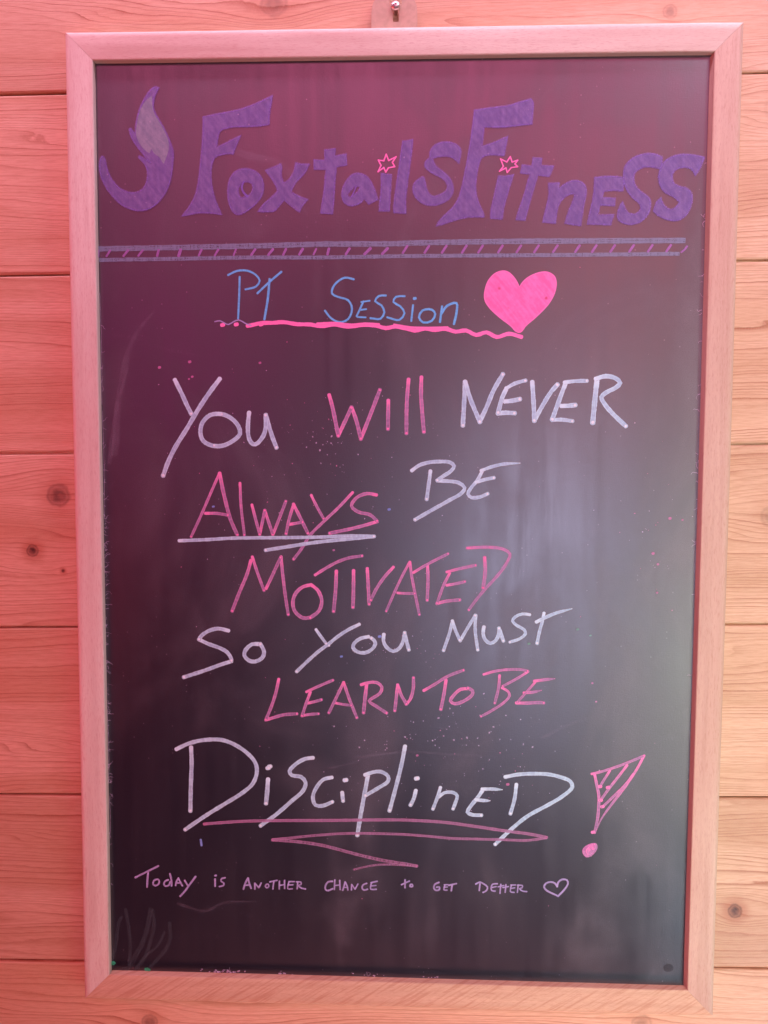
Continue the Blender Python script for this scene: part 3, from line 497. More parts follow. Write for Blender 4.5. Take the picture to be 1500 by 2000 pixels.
('letter','small mauve letter e of the word chance','mauve',[('s',1.34,[(-18.75,-276.69),(-19.56,-279.48),(-19.39,-282.16),(-15.31,-282.07)],0),('s',1.34,[(-19.16,-276.7),(-14.44,-275.5)],0),('s',1.11,[(-19.56,-279.48),(-15.49,-278.96)],0)]),
('letter','small mauve letter t of the word to in the small line','mauve',[('s',1.42,[(7.65,-273.98),(7.69,-280.18)],0),('s',1.34,[(4.99,-277.81),(11.06,-274.74)],0)]),
('letter','small mauve letter o of the word to in the small line','mauve',[('s',1.5,[(12.13,-277.48),(11.74,-279.16),(13.77,-279.12),(13.35,-277.45),(12.13,-277.48)],0)]),
('letter','small mauve letter g of the word get','mauve',[('s',1.5,[(34.4,-275.29),(31.18,-277.03),(30.55,-280.15),(32.43,-281.86),(34.85,-281.14),(34.84,-279.04),(32.81,-279.26)],0)]),
('letter','small mauve letter e of the word get','mauve',[('s',1.26,[(39.27,-277.26),(38.5,-281.3),(40.93,-281.41)],0),('s',1.18,[(38.87,-277.11),(41.69,-276.96)],0),('s',1.11,[(38.88,-279.11),(41.15,-278.89)],0)]),
('letter','small mauve letter t of the word get','mauve',[('s',1.5,[(42.51,-277.44),(48.15,-275.97)],0),('s',1.5,[(44.93,-277.3),(44.33,-281.75)],0)]),
('letter','small mauve letter b of the word better','mauve',[('s',1.34,[(66.88,-275.78),(66.37,-281.06)],0),('s',1.42,[(63.73,-275.86),(66.7,-274.28),(69.94,-275.71),(72.79,-278.15),(72.02,-281.09),(69.45,-282.58)],0)]),
('letter','small mauve letter e of the word better','mauve',[('s',1.34,[(80.4,-275.3),(76.79,-275.72),(75.77,-278.08),(76.04,-280.83),(78.71,-281.35)],0),('s',1.11,[(76.42,-278.4),(79.47,-277.66)],0)]),
('letter','small mauve letter t of the word better','mauve',[('s',1.26,[(83.23,-275.82),(82.68,-282.93)],0),('s',1.11,[(81.24,-277.78),(85.65,-276.6)],0)]),
('letter','small mauve letter t of the word better','mauve',[('s',1.26,[(87.25,-275.89),(86.77,-282.0)],0),('s',1.11,[(85.03,-278.28),(89.28,-277.35)],0)]),
('letter','small mauve letter e of the word better','mauve',[('s',1.18,[(91.68,-276.04),(90.79,-281.48),(93.61,-282.0)],0),('s',1.18,[(91.28,-276.05),(94.89,-275.96)],0),('s',1.03,[(91.31,-278.72),(94.12,-278.32)],0)]),
('letter','small mauve letter r of the word better','mauve',[('s',1.18,[(96.9,-275.92),(96.34,-281.77)],0),('s',1.18,[(96.5,-276.09),(100.12,-276.26),(99.99,-278.18),(97.91,-278.81),(100.19,-280.68),(103.65,-281.18)],0)]),
('heart_outline','small mauve outlined heart after the word better','mauve',[('s',1.58,[(127.4,-276.45),(125.75,-273.99),(122.53,-272.82),(118.54,-274.16),(117.15,-277.11),(119.44,-279.97),(124.29,-282.36),(128.33,-284.18)],0),('s',1.58,[(127.4,-276.45),(128.14,-273.1),(131.29,-270.54),(134.9,-271.03),(135.76,-274.17),(133.04,-278.82),(128.33,-284.18)],0)]),
('letter','blue letter P of the word abbreviation P T','blue',[('s',1.71,[(-120.71,196.49),(-121.2,182.93),(-122.12,165.59)],0),('s',1.71,[(-129.47,198.06),(-122.64,201.1),(-114.79,201.19),(-108.28,197.98),(-105.43,193.75),(-108.34,189.29),(-116.2,187.27)],0)]),
('letter','blue letter T of the word abbreviation P T','blue',[('s',1.84,[(-88.96,200.19),(-97.87,192.83),(-107.06,184.42)],0),('s',1.97,[(-97.86,194.74),(-99.24,180.3),(-101.94,164.91)],0)]),
('letter','blue letter S of the word session','blue',[('s',1.71,[(-33.89,194.5),(-40.63,195.67),(-48.41,190.35),(-50.36,183.98),(-45.81,181.41),(-38.02,178.84),(-35.02,172.44),(-38.0,164.77),(-44.5,162.48),(-51.01,165.44),(-55.56,170.96)],0)]),
('letter','blue letter e of the word session','blue',[('s',1.58,[(-26.34,177.91),(-28.92,172.43),(-31.51,167.06)],0),('s',1.45,[(-27.89,177.53),(-21.8,178.41)],0),('s',1.45,[(-28.92,171.53),(-24.38,172.16)],0),('s',1.45,[(-30.86,166.29),(-24.75,166.02)],0)]),
('letter','blue letter s of the word session','blue',[('s',1.71,[(-9.52,182.32),(-14.69,181.95),(-17.53,178.14),(-12.72,174.94),(-10.5,169.82),(-13.33,164.98),(-20.86,165.38)],0)]),
('letter','blue letter s of the word session','blue',[('s',1.71,[(4.7,181.77),(-1.76,181.28),(-3.68,177.46),(1.51,174.26),(4.77,169.15),(0.92,164.05),(-8.16,165.99)],0)]),
('letter','blue letter i of the word session','blue',[('s',1.71,[(11.2,174.87),(9.98,163.39)],0),('d',1.18,(12.46,179.96))]),
('letter','blue letter o of the word session','blue',[('s',1.84,[(25.42,171.65),(18.32,171.03),(15.78,165.93),(19.03,162.1),(25.48,163.36),(28.02,168.46),(25.42,171.65)],0)]),
('letter','blue letter n of the word session','blue',[('s',1.84,[(33.13,173.92),(31.68,162.71)],0),('s',1.97,[(32.53,168.45),(36.99,174.55),(44.05,176.43),(44.11,169.69),(42.26,161.03)],0)]),
('wavy_underline','hot pink wavy underline below the blue session heading','hot_pink',[('s',3.39,[(-113.11,160.04),(-104.57,161.83),(-95.4,162.07),(-87.55,162.57),(-77.1,161.0),(-66.65,160.73),(-58.83,159.43),(-48.41,160.69),(-37.99,159.01),(-27.6,160.27),(-17.21,159.87),(-9.42,157.93),(-2.17,159.07),(6.39,157.52),(12.61,155.98),(20.36,157.5),(28.12,156.41),(35.85,157.32),(43.61,155.16),(51.33,156.07),(59.09,152.68),(66.79,154.66),(74.54,151.13),(83.76,153.57),(92.72,151.26)],0),('d',1.58,(-134.12,160.47)),('d',1.58,(-123.6,160.84)),('d',1.58,(-114.42,159.79)),('d',1.58,(-104.58,160.8)),('s',1.78,[(-61.44,161.49),(-48.41,161.98),(-35.39,160.67),(-25.0,161.42),(-14.62,160.89)],0),('s',1.58,[(-2.95,160.61),(9.49,158.59),(17.25,158.27),(28.1,158.25),(37.39,158.54)],0)]),
('wavy_underline','thin lavender start of the wavy underline below the letter P','lavender',[('s',1.05,[(-140.02,163.06),(-136.06,163.69),(-132.14,161.63),(-129.52,160.85),(-125.56,163.03),(-121.61,164.31),(-116.38,161.59),(-112.45,160.04)],0)]),
('heart','solid hot pink heart beside the session heading','hot_pink',[('f',[(91.1,188.28),(87.8,194.36),(83.13,199.23),(78.51,200.46),(72.4,198.51),(67.1,192.46),(64.9,184.11),(65.28,178.02),(69.66,171.92),(77.45,165.04),(85.21,159.68),(88.66,155.39),(91.75,154.32),(94.03,156.3),(95.98,159.66),(103.56,165.74),(112.61,174.85),(117.07,182.43),(118.78,190.0),(117.6,196.06),(112.2,199.41),(106.09,199.13),(98.49,196.13),(93.95,192.36)],[])]),
('divider_bar','upper faded lavender bar under the purple title','lavender_bar',[('b',4.18,[(-229.44,218.07),(-174.88,218.71),(-112.06,219.6),(-57.47,220.68),(-4.01,220.7),(12.19,221.22),(73.64,221.94),(149.83,221.98),(213.02,221.93)],0)]),
('divider_bar','lower faded lavender bar under the purple title','lavender_bar',[('b',3.0,[(-228.48,209.76),(-174.99,210.28),(-112.12,211.05),(-60.59,210.8),(-3.97,211.44),(12.26,211.52),(73.77,211.67),(134.84,211.83),(209.06,212.22)],0)]),
('tick_mark',None,'pink_tick',[('s',2.37,[(-229.47,216.53),(-229.54,212.69)],0)]),
('tick_mark',None,'pink_tick',[('s',1.74,[(-220.27,216.59),(-222.87,212.76)],0)]),
('tick_mark',None,'pink_tick',[('s',2.05,[(-206.49,216.63),(-209.72,212.81)],0)]),
('tick_mark',None,'pink_tick',[('s',1.89,[(-195.11,216.68),(-198.33,212.86)],0)]),
('tick_mark',None,'pink_tick',[('s',2.21,[(-182.79,216.72),(-183.79,212.9)],0)]),
('tick_mark',None,'pink_tick',[('s',2.68,[(-165.92,216.75),(-167.23,212.92)],0)]),
('tick_mark',None,'pink_tick',[('s',1.89,[(-149.88,216.77),(-151.8,212.95)],0)]),
('tick_mark',None,'pink_tick',[('s',1.89,[(-137.0,216.81),(-139.54,213.0)],0)]),
('tick_mark',None,'pink_tick',[('s',1.58,[(-123.51,216.85),(-125.11,213.04)],0)]),
('tick_mark',None,'pink_tick',[('s',2.05,[(-108.79,216.88),(-111.63,213.08)],0)]),
('tick_mark',None,'pink_tick',[('s',2.21,[(-95.35,216.92),(-98.49,213.12)],0)]),
('tick_mark',None,'pink_tick',[('s',2.05,[(-85.36,216.98),(-87.24,213.17)],0)]),
('tick_mark',None,'pink_tick',[('s',2.21,[(-72.57,217.02),(-75.08,213.22)],0)]),
('tick_mark',None,'pink_tick',[('s',1.58,[(-62.3,217.07),(-64.17,213.27)],0)]),
('tick_mark',None,'pink_tick',[('s',2.21,[(-52.66,217.13),(-53.59,213.33)],0)]),
('tick_mark',None,'pink_tick',[('s',2.21,[(-37.13,217.15),(-39.61,213.37)],0)]),
('tick_mark',None,'pink_tick',[('s',2.53,[(-21.32,217.18),(-25.34,213.4)],0)]),
('tick_mark',None,'pink_tick',[('s',2.37,[(-8.32,217.22),(-12.02,213.44)],0)]),
('tick_mark',None,'pink_tick',[('s',2.05,[(6.5,218.83),(3.44,214.14)],0)]),
('tick_mark',None,'pink_tick',[('s',2.05,[(22.84,218.78),(19.8,214.13)],0)]),
('tick_mark',None,'pink_tick',[('s',2.05,[(35.93,218.76),(32.89,214.15)],0)]),
('tick_mark',None,'pink_tick',[('s',2.05,[(50.99,218.73),(47.96,214.15)],0)]),
('tick_mark',None,'pink_tick',[('s',2.05,[(63.11,218.71),(60.09,214.16)],0)]),
('tick_mark',None,'pink_tick',[('s',2.05,[(77.97,218.68),(74.96,214.16)],0)]),
('tick_mark',None,'pink_tick',[('s',2.05,[(91.73,218.65),(88.74,214.17)],0)]),
('tick_mark',None,'pink_tick',[('s',2.05,[(104.86,218.62),(101.88,214.18)],0)]),
('tick_mark',None,'pink_tick',[('s',2.05,[(118.89,218.6),(115.92,214.18)],0)]),
('tick_mark',None,'pink_tick',[('s',2.05,[(135.32,218.55),(132.36,214.18)],0)]),
('tick_mark',None,'pink_tick',[('s',2.05,[(147.78,218.53),(144.83,214.19)],0)]),
('tick_mark',None,'pink_tick',[('s',2.05,[(161.43,218.51),(158.49,214.2)],0)]),
('tick_mark',None,'pink_tick',[('s',2.05,[(175.37,218.48),(172.44,214.2)],0)]),
('tick_mark',None,'pink_tick',[('s',2.05,[(189.12,218.45),(186.21,214.21)],0)]),
('tick_mark',None,'pink_tick',[('s',2.05,[(202.71,218.42),(199.8,214.21)],0)]),
('tick_mark',None,'pink_tick',[('s',1.58,[(214.64,217.58),(213.19,215.49),(210.83,213.56)],0)]),
('letter','tall purple letter F starting the word foxtails','purple',[('f',[(-147.48,315.21),(-136.62,317.23),(-119.14,320.18),(-106.34,324.85),(-94.72,330.31),(-96.5,321.61),(-97.7,313.78),(-97.5,309.07),(-107.61,307.72),(-123.89,307.89),(-133.22,306.07),(-135.94,302.95),(-137.43,292.81),(-130.98,295.57),(-123.96,298.89),(-118.93,301.65),(-122.24,294.93),(-125.22,287.28),(-127.54,288.43),(-135.73,286.93),(-139.84,284.93),(-141.91,277.03),(-141.99,267.96),(-140.1,257.72),(-137.24,249.74),(-133.78,242.88),(-139.64,244.05),(-150.21,244.7),(-157.28,243.6),(-164.95,241.94),(-159.59,247.61),(-154.79,255.55),(-152.12,263.5),(-149.82,281.62),(-147.88,299.68)],[])]),
('letter','purple letter o of the word foxtails','purple',[('f',[(-117.13,277.15),(-110.13,276.19),(-104.33,272.18),(-101.68,265.37),(-102.66,257.44),(-107.96,250.67),(-113.84,246.16),(-120.89,242.22),(-126.14,245.1),(-129.01,253.09),(-129.52,262.19),(-127.69,270.11),(-122.98,275.51)],[[(-114.27,267.74),(-110.2,265.44),(-110.24,259.77),(-114.94,255.83),(-119.62,255.52),(-121.92,260.99),(-119.54,266.08)]]),('s',1.66,[(-117.2,267.19),(-118.63,263.24),(-117.25,259.25),(-114.35,256.39)],0)]),
('letter','purple letter x of the word foxtails','purple',[('f',[(-100.81,275.55),(-94.4,277.75),(-88.92,280.19),(-88.0,277.7),(-88.95,272.06),(-86.88,266.39),(-83.38,267.49),(-78.71,274.23),(-77.76,280.99),(-72.88,279.6),(-67.08,280.0),(-71.74,271.91),(-78.15,266.32),(-81.08,259.55),(-75.27,256.11),(-68.29,253.79),(-72.96,249.29),(-74.72,244.53),(-79.95,248.2),(-86.35,253.35),(-90.45,249.41),(-93.38,245.11),(-100.98,244.94),(-106.59,244.97),(-102.11,250.63),(-92.74,258.5),(-90.98,260.76),(-95.02,268.71)],[])]),
('letter','purple letter t of the word foxtails','purple',[('f',[(-55.71,290.4),(-52.01,290.14),(-47.73,291.22),(-47.96,285.6),(-39.53,287.21),(-39.06,278.78),(-46.81,277.72),(-47.96,268.71),(-48.77,255.16),(-49.7,242.93),(-59.0,243.67),(-57.25,252.95),(-55.5,266.51),(-54.91,275.76),(-63.84,275.83),(-64.06,282.94),(-55.72,282.52)],[])]),
('letter','purple letter a of the word foxtails','purple',[('f',[(-34.65,272.88),(-26.56,272.48),(-21.93,268.5),(-18.44,261.71),(-15.53,253.56),(-22.46,249.88),(-25.94,254.09),(-28.83,250.49),(-36.94,248.28),(-42.16,252.28),(-43.21,258.51),(-40.43,266.39)],[[(-32.9,263.51),(-29.08,262.92),(-30.93,258.42),(-33.7,257.31),(-36.94,254.84),(-38.69,257.34),(-35.79,260.71)]]),('s',1.07,[(-32.09,262.94),(-34.05,258.44),(-35.55,255.63)],0)]),
('letter','purple letter i of the word foxtails','purple',[('f',[(-13.29,272.71),(-9.47,271.55),(-5.44,271.74),(-5.98,263.87),(-6.63,254.85),(-6.82,244.91),(-14.92,244.96),(-13.8,254.9),(-12.91,263.92)],[])]),
('letter','purple letter l of the word foxtails','purple',[('f',[(2.72,295.78),(10.41,297.16),(9.33,286.2),(6.9,268.27),(4.92,252.51),(5.67,242.9),(-3.92,243.76),(-3.39,252.57),(-1.16,268.33),(1.06,284.04)],[])]),
('letter','purple letter s of the word foxtails','purple',[('f',[(46.9,289.21),(44.71,279.17),(40.66,283.68),(35.49,284.85),(28.62,284.35),(24.96,282.93),(27.53,277.08),(34.46,272.53),(39.67,266.88),(41.24,259.0),(38.07,253.4),(31.21,249.5),(24.31,248.42),(17.39,250.16),(11.59,255.84),(10.05,261.49),(12.67,267.09),(17.82,269.86),(19.56,268.16),(20.19,261.41),(24.26,255.19),(28.86,255.49),(35.72,259.04),(36.83,263.53),(33.34,268.61),(24.12,272.62),(18.92,277.15),(20.04,281.63),(23.47,283.84),(22.86,288.32),(27.4,293.87),(35.4,295.46),(42.28,293.72)],[])]),
('letter','tall purple letter F starting the word fitness','purple',[('f',[(55.95,317.85),(69.36,319.58),(80.7,320.57),(87.48,322.7),(97.64,325.57),(99.72,322.57),(98.75,312.06),(98.83,307.4),(87.72,306.41),(76.37,305.08),(63.27,305.55),(61.95,291.86),(68.54,293.47),(75.35,296.19),(81.0,298.92),(79.4,291.14),(78.35,284.46),(70.92,285.64),(65.22,285.14),(60.45,282.94),(57.42,267.86),(57.53,257.75),(59.92,249.86),(64.02,241.95),(64.04,239.92),(54.28,240.32),(43.96,238.47),(34.78,235.36),(28.12,233.37),(31.3,238.78),(41.57,247.74),(46.08,256.71),(49.36,272.41),(52.6,290.28),(54.72,305.86)],[])]),
('letter','purple letter i of the word fitness','purple',[('f',[(74.32,269.96),(79.12,269.36),(85.72,270.98),(83.74,265.4),(81.57,257.57),(78.29,246.36),(77.82,238.25),(68.64,239.1),(69.13,246.42),(71.32,254.28),(72.92,263.25)],[])]),
('letter','purple letter t of the word fitness','purple',[('f',[(99.66,282.93),(106.49,282.53),(106.12,277.29),(115.44,276.88),(112.17,269.09),(103.62,270.28),(101.99,265.26),(98.74,254.08),(94.43,237.25),(87.56,237.85),(90.3,246.28),(94.13,257.48),(96.81,268.66),(98.48,270.88),(90.49,271.84),(91.77,277.86),(98.96,277.02)],[])]),
('letter','purple letter n of the word fitness','purple',[('f',[(111.34,264.29),(119.98,264.56),(119.14,260.65),(127.0,265.95),(133.8,266.34),(138.97,262.73),(139.88,257.13),(137.58,247.07),(136.14,233.05),(123.92,235.03),(126.29,242.66),(129.56,250.49),(131.16,256.08),(127.74,256.66),(121.55,252.79),(118.25,246.08),(117.31,234.85),(107.59,236.04),(109.72,245.02),(112.38,256.22)],[])]),
('letter','purple letter e of the word fitness','purple',[('f',[(145.44,268.26),(156.4,269.28),(168.29,268.07),(166.26,258.05),(160.02,258.99),(152.67,258.15),(151.63,253.69),(161.28,253.06),(160.83,247.47),(150.05,248.11),(148.49,241.17),(154.74,240.79),(160.4,241.54),(158.08,233.47),(150.34,234.08),(140.67,234.14),(142.24,241.43),(145.35,255.97)],[])]),
('letter','purple first letter s of the double s ending fitness','purple',[('f',[(194.76,282.85),(194.67,273.41),(188.42,275.69),(181.09,275.75),(175.53,272.46),(173.94,268.03),(175.2,262.44),(179.26,257.95),(185.57,254.0),(187.61,248.96),(185.89,241.14),(179.81,235.02),(171.92,233.39),(165.06,235.68),(162.49,239.06),(163.71,245.77),(166.42,250.79),(168.24,245.74),(171.16,241.8),(176.27,240.98),(180.15,244.54),(179.48,249.02),(173.15,253.53),(168.47,260.27),(166.35,269.2),(167.53,276.98),(174.16,283.03),(183.11,285.5),(189.88,284.78)],[])]),
('letter','purple last letter s of the word fitness','purple',[('f',[(225.87,282.23),(222.74,274.29),(219.3,268.77),(217.14,273.78),(211.48,275.49),(204.78,273.88),(202.08,269.46),(203.37,263.34),(208.5,261.07),(214.15,259.91),(217.65,255.43),(217.31,247.63),(213.58,239.84),(206.92,235.97),(198.98,237.14),(193.26,239.98),(189.22,243.36),(191.31,250.05),(194.61,253.38),(196.45,247.78),(201.06,244.17),(205.53,245.48),(208.23,249.93),(204.18,253.86),(197.35,256.7),(193.26,262.3),(192.27,270.1),(195.65,278.96),(202.28,283.33),(211.23,284.69),(220.23,283.39)],[])]),
('tail_drawing','purple curled fox tail drawing before the title','purple',[('f',[(-170.23,289.73),(-170.66,284.07),(-171.6,275.01),(-173.48,265.94),(-178.3,256.87),(-185.48,249.5),(-193.79,246.13),(-202.06,246.76),(-211.45,250.83),(-219.58,259.45),(-225.33,268.63),(-227.53,277.76),(-226.81,284.57),(-224.99,287.06),(-222.89,285.68),(-221.62,277.71),(-218.22,269.71),(-212.42,263.39),(-206.56,260.27),(-199.49,259.53),(-194.14,262.11),(-191.12,267.21),(-190.06,275.17),(-192.09,280.86),(-197.31,286.01),(-196.7,287.14),(-192.03,284.83),(-187.62,281.05),(-192.0,286.53),(-197.78,293.38),(-202.38,300.22),(-204.03,307.02),(-202.84,307.57),(-199.39,303.36),(-198.67,311.48),(-195.56,322.71),(-188.95,333.87),(-184.22,337.74),(-180.73,336.92),(-184.32,330.45),(-185.61,322.6),(-183.35,316.95),(-177.61,307.88),(-172.49,296.54)],[])]),
('tail_tip','pale grey tip of the fox tail drawing','grey_fill',[('f',[(-186.42,331.04),(-191.99,326.61),(-196.2,319.34),(-198.92,310.35),(-198.83,301.31),(-195.41,294.49),(-190.78,289.92),(-188.44,288.77),(-187.22,292.15),(-184.93,288.17),(-181.43,286.44),(-177.98,280.74),(-175.56,286.38),(-173.72,292.03),(-174.2,299.94),(-177.61,307.88),(-183.36,315.82),(-185.84,322.6),(-186.11,328.23)],[])]),
('star','small pink star above the i of foxtails','hot_pink',[('s',1.18,[(-9.54,286.38),(-7.67,281.87)],0),('s',1.18,[(-7.67,281.87),(-2.16,284.52)],0),('s',1.18,[(-2.16,284.52),(-4.9,280.5)],0),('s',1.18,[(-4.9,280.5),(-3.16,277.34)],0),('s',1.18,[(-3.16,277.34),(-7.88,276.48)],0),('s',1.18,[(-7.88,276.48),(-9.83,273.46)],0),('s',1.18,[(-9.83,273.46),(-11.34,276.74)],0),('s',1.18,[(-11.34,276.74),(-15.6,273.74)],0),('s',1.18,[(-15.6,273.74),(-13.42,278.33)],0),('s',1.18,[(-13.42,278.33),(-15.4,282.16)],0),('s',1.18,[(-15.4,282.16),(-11.36,281.68)],0),('s',1.18,[(-11.36,281.68),(-9.54,286.38)],0)]),
('star','small pink star above the i of fitness','hot_pink',[('s',1.07,[(82.92,283.86),(84.34,279.94)],0),('s',1.07,[(84.34,279.94),(88.42,281.24)],0),('s',1.07,[(88.42,281.24),(86.41,278.47)],0),('s',1.07,[(86.41,278.47),(88.49,276.55)],0),('s',1.07,[(88.49,276.55),(83.82,275.92)],0),('s',1.07,[(83.82,275.92),(80.79,272.37)],0),('s',1.07,[(80.79,272.37),(79.83,275.73)],0),('s',1.07,[(79.83,275.73),(75.07,273.31)],0),('s',1.07,[(75.07,273.31),(77.88,276.87)],0),('s',1.07,[(77.88,276.87),(75.76,282.25)],0),('s',1.07,[(75.76,282.25),(80.35,279.97)],0),('s',1.07,[(80.35,279.97),(82.92,283.86)],0)]),
('erased_stroke','rubbed out green leaf strokes in the lower corner','erased',[('s',2.84,[(-228.72,-346.38),(-224.68,-330.81),(-222.51,-314.06),(-219.94,-310.15)],0),('s',3.08,[(-214.3,-348.57),(-213.38,-330.51),(-215.01,-315.15),(-216.7,-303.67)],0),('s',4.03,[(-220.05,-353.89),(-215.62,-352.48),(-207.23,-338.07),(-202.06,-327.65),(-196.07,-303.17)],0),('s',3.08,[(-210.01,-354.9),(-202.31,-344.38),(-197.09,-330.09),(-193.74,-314.62),(-194.84,-304.41)],0),('s',3.08,[(-198.66,-352.01),(-192.3,-345.4),(-183.38,-333.58),(-180.76,-324.53),(-181.25,-314.3)],0),('s',2.37,[(-209.34,-352.3),(-201.02,-341.77),(-190.87,-332.5),(-185.72,-322.1)],0)]),
('pen_dot','bright green pen dot at the end of a rubbed out stroke','green',[('d',1.78,(-228.01,-348.68))]),
('pen_dot','bright green pen dot at the foot of the rubbed out leaves','green',[('d',1.54,(-200.44,-353.09)),('d',1.18,(-198.69,-353.56))]),
('pen_dot',None,'blue_dot',[('s',1.97,[(-155.18,-244.71),(-154.61,-248.9)],0)]),
('pen_dot',None,'blue_dot',[('d',1.03,(-6.22,20.07))]),
('pen_dot',None,'blue_dot',[('d',0.87,(-142.55,21.41))]),
('pen_dot',None,'blue_dot',[('d',1.11,(-13.16,-78.97))]),
('pen_dot',None,'blue_dot',[('d',0.95,(-42.91,-95.11))]),
('pen_dot',None,'pink_thin',[('d',1.11,(-159.73,132.56))]),
('pen_dot',None,'pink_thin',[('d',0.87,(-157.87,121.26))]),
('pen_dot',None,'pink_thin',[('d',1.03,(-183.23,128.28))]),
('pen_dot',None,'pink_thin',[('d',0.63,(-160.47,119.5))]),
('pen_dot',None,'pink_thin',[('d',0.87,(-105.53,131.77))]),
('pen_dot',None,'pink_thin',[('d',1.11,(87.55,-194.81))]),
('pen_dot',None,'pink_thin',[('d',1.03,(207.45,14.56))]),
('pen_dot',None,'pink_thin',[('d',0.71,(216.91,13.45))]),
('pen_dot',None,'pink_thin',[('d',1.03,(195.4,-12.38))]),
('pen_dot',None,'pink_thin',[('d',0.79,(199.28,-20.61))]),
('pen_dot',None,'pink_thin',[('d',0.71,(199.25,-42.51))]),
('pen_dot',None,'pink_thin',[('d',0.71,(151.49,-113.49))]),
('pen_dot',None,'pink_thin',[('d',0.63,(154.73,-127.95))]),
('pen_dot',None,'pink_thin',[('d',0.87,(16.72,-172.9))]),
('pen_dot',None,'pink_thin',[('d',0.79,(-48.92,-11.78))]),
('pen_dot',None,'erased_green',[('d',0.95,(102.39,-83.21))]),
('pen_dot',None,'erased_green',[('d',0.95,(139.49,-71.56))]),
('pen_dot',None,'erased_green',[('d',0.71,(149.37,-76.24))]),
('yellow_crumb',None,'yellow_dot',[('s',1.34,[(221.16,-356.51),(227.54,-356.12)],0)]),
('yellow_crumb',None,'yellow_dot',[('s',0.55,[(202.39,-357.46),(208.79,-357.28)],0)]),
('grime_spot','dark round grime spot in the lower corner of the panel','grime',[('d',3.16,(215.55,-340.69))]),
('chalk_smudge',None,'smudge_line',[('s',8.68,[(-219.04,64.52),(-214.21,111.83),(-202.79,150.89),(-187.4,170.25)],1)]),
('chalk_smudge',None,'smudge_line',[('s',5.53,[(-223.2,56.57),(-217.29,96.11),(-207.95,127.5)],1)]),
('chalk_smudge',None,'smudge_line',[('s',2.37,[(-29.54,-174.93),(6.67,-170.2),(50.75,-171.9),(94.6,-171.96)],1)]),
('chalk_smudge',None,'smudge_line',[('s',2.37,[(-53.78,-184.43),(-29.53,-179.05)],1)]),
('chalk_smudge',None,'smudge_line',[('s',3.55,[(114.22,-156.95),(133.81,-146.48),(153.41,-140.09)],1)]),
('chalk_smudge',None,'smudge_line',[('s',3.55,[(-173.36,-297.93),(-152.69,-302.95),(-136.08,-295.76),(-111.32,-294.31)],1)]),
('chalk_smudge',None,'smudge_line',[('s',1.97,[(26.08,-86.16),(42.01,-91.2),(48.07,-103.22),(34.23,-110.28),(10.32,-110.61)],1)]),
('chalk_smudge',None,'smudge_line',[('s',1.58,[(-57.76,-109.92),(-50.53,-106.57),(-49.73,-113.87)],1)]),
('chalk_smudge',None,'smudge_line',[('s',1.97,[(34.56,-150.1),(52.57,-154.7),(62.64,-163.92),(74.52,-157.6)],1)]),
('chalk_smudge',None,'smudge_line',[('s',1.58,[(41.31,-15.22),(43.31,-19.18),(42.98,-25.14)],1)]),
('chalk_smudge',None,'smudge_line',[('s',7.89,[(-119.38,288.13),(-84.51,276.54),(-69.09,242.45)],1)])
]

def smooth(pts, step=.0022):
    if len(pts) < 3: 
        out = []
        (x0, y0), (x1, y1) = pts; L = math.hypot(x1 - x0, y1 - y0); n = max(2, int(L / step))
        return [(x0 + (x1 - x0) * i / n, y0 + (y1 - y0) * i / n) for i in range(n + 1)]
    closed = math.hypot(pts[0][0] - pts[-1][0], pts[0][1] - pts[-1][1]) < 1e-6
    P = ([pts[-2]] if closed else [(2 * pts[0][0] - pts[1][0], 2 * pts[0][1] - pts[1][1])]) + list(pts) + ([pts[1]] if closed else [(2 * pts[-1][0] - pts[-2][0], 2 * pts[-1][1] - pts[-2][1])])
    out = []
    for i in range(1, len(P) - 2):
        p0, p1, p2, p3 = (Vector(q) for q in P[i - 1:i + 3])
        t0 = 0; t1 = t0 + max(1e-6, (p1 - p0).length) ** .5; t2 = t1 + max(1e-6, (p2 - p1).length) ** .5; t3 = t2 + max(1e-6, (p3 - p2).length) ** .5
        n = max(2, int((p2 - p1).length / step))
        for j in range(n + (1 if i == len(P) - 3 else 0)):
            t_ = t1 + (t2 - t1) * j / n
            a1 = p0 * ((t1 - t_) / (t1 - t0)) + p1 * ((t_ - t0) / (t1 - t0)); a2 = p1 * ((t2 - t_) / (t2 - t1)) + p2 * ((t_ - t1) / (t2 - t1)); a3 = p2 * ((t3 - t_) / (t3 - t2)) + p3 * ((t_ - t2) / (t3 - t2))
            b1 = a1 * ((t2 - t_) / (t2 - t0)) + a2 * ((t_ - t0) / (t2 - t0)); b2 = a2 * ((t3 - t_) / (t3 - t1)) + a3 * ((t_ - t1) / (t3 - t1))
            c = b1 * ((t2 - t_) / (t2 - t1)) + b2 * ((t_ - t1) / (t2 - t1)); out.append((c.x, c.y))
    return out
LIFT = [0]
def layer():
    LIFT[0] += 1
    return PANEL_Y - .00003 - .0000016 * LIFT[0]
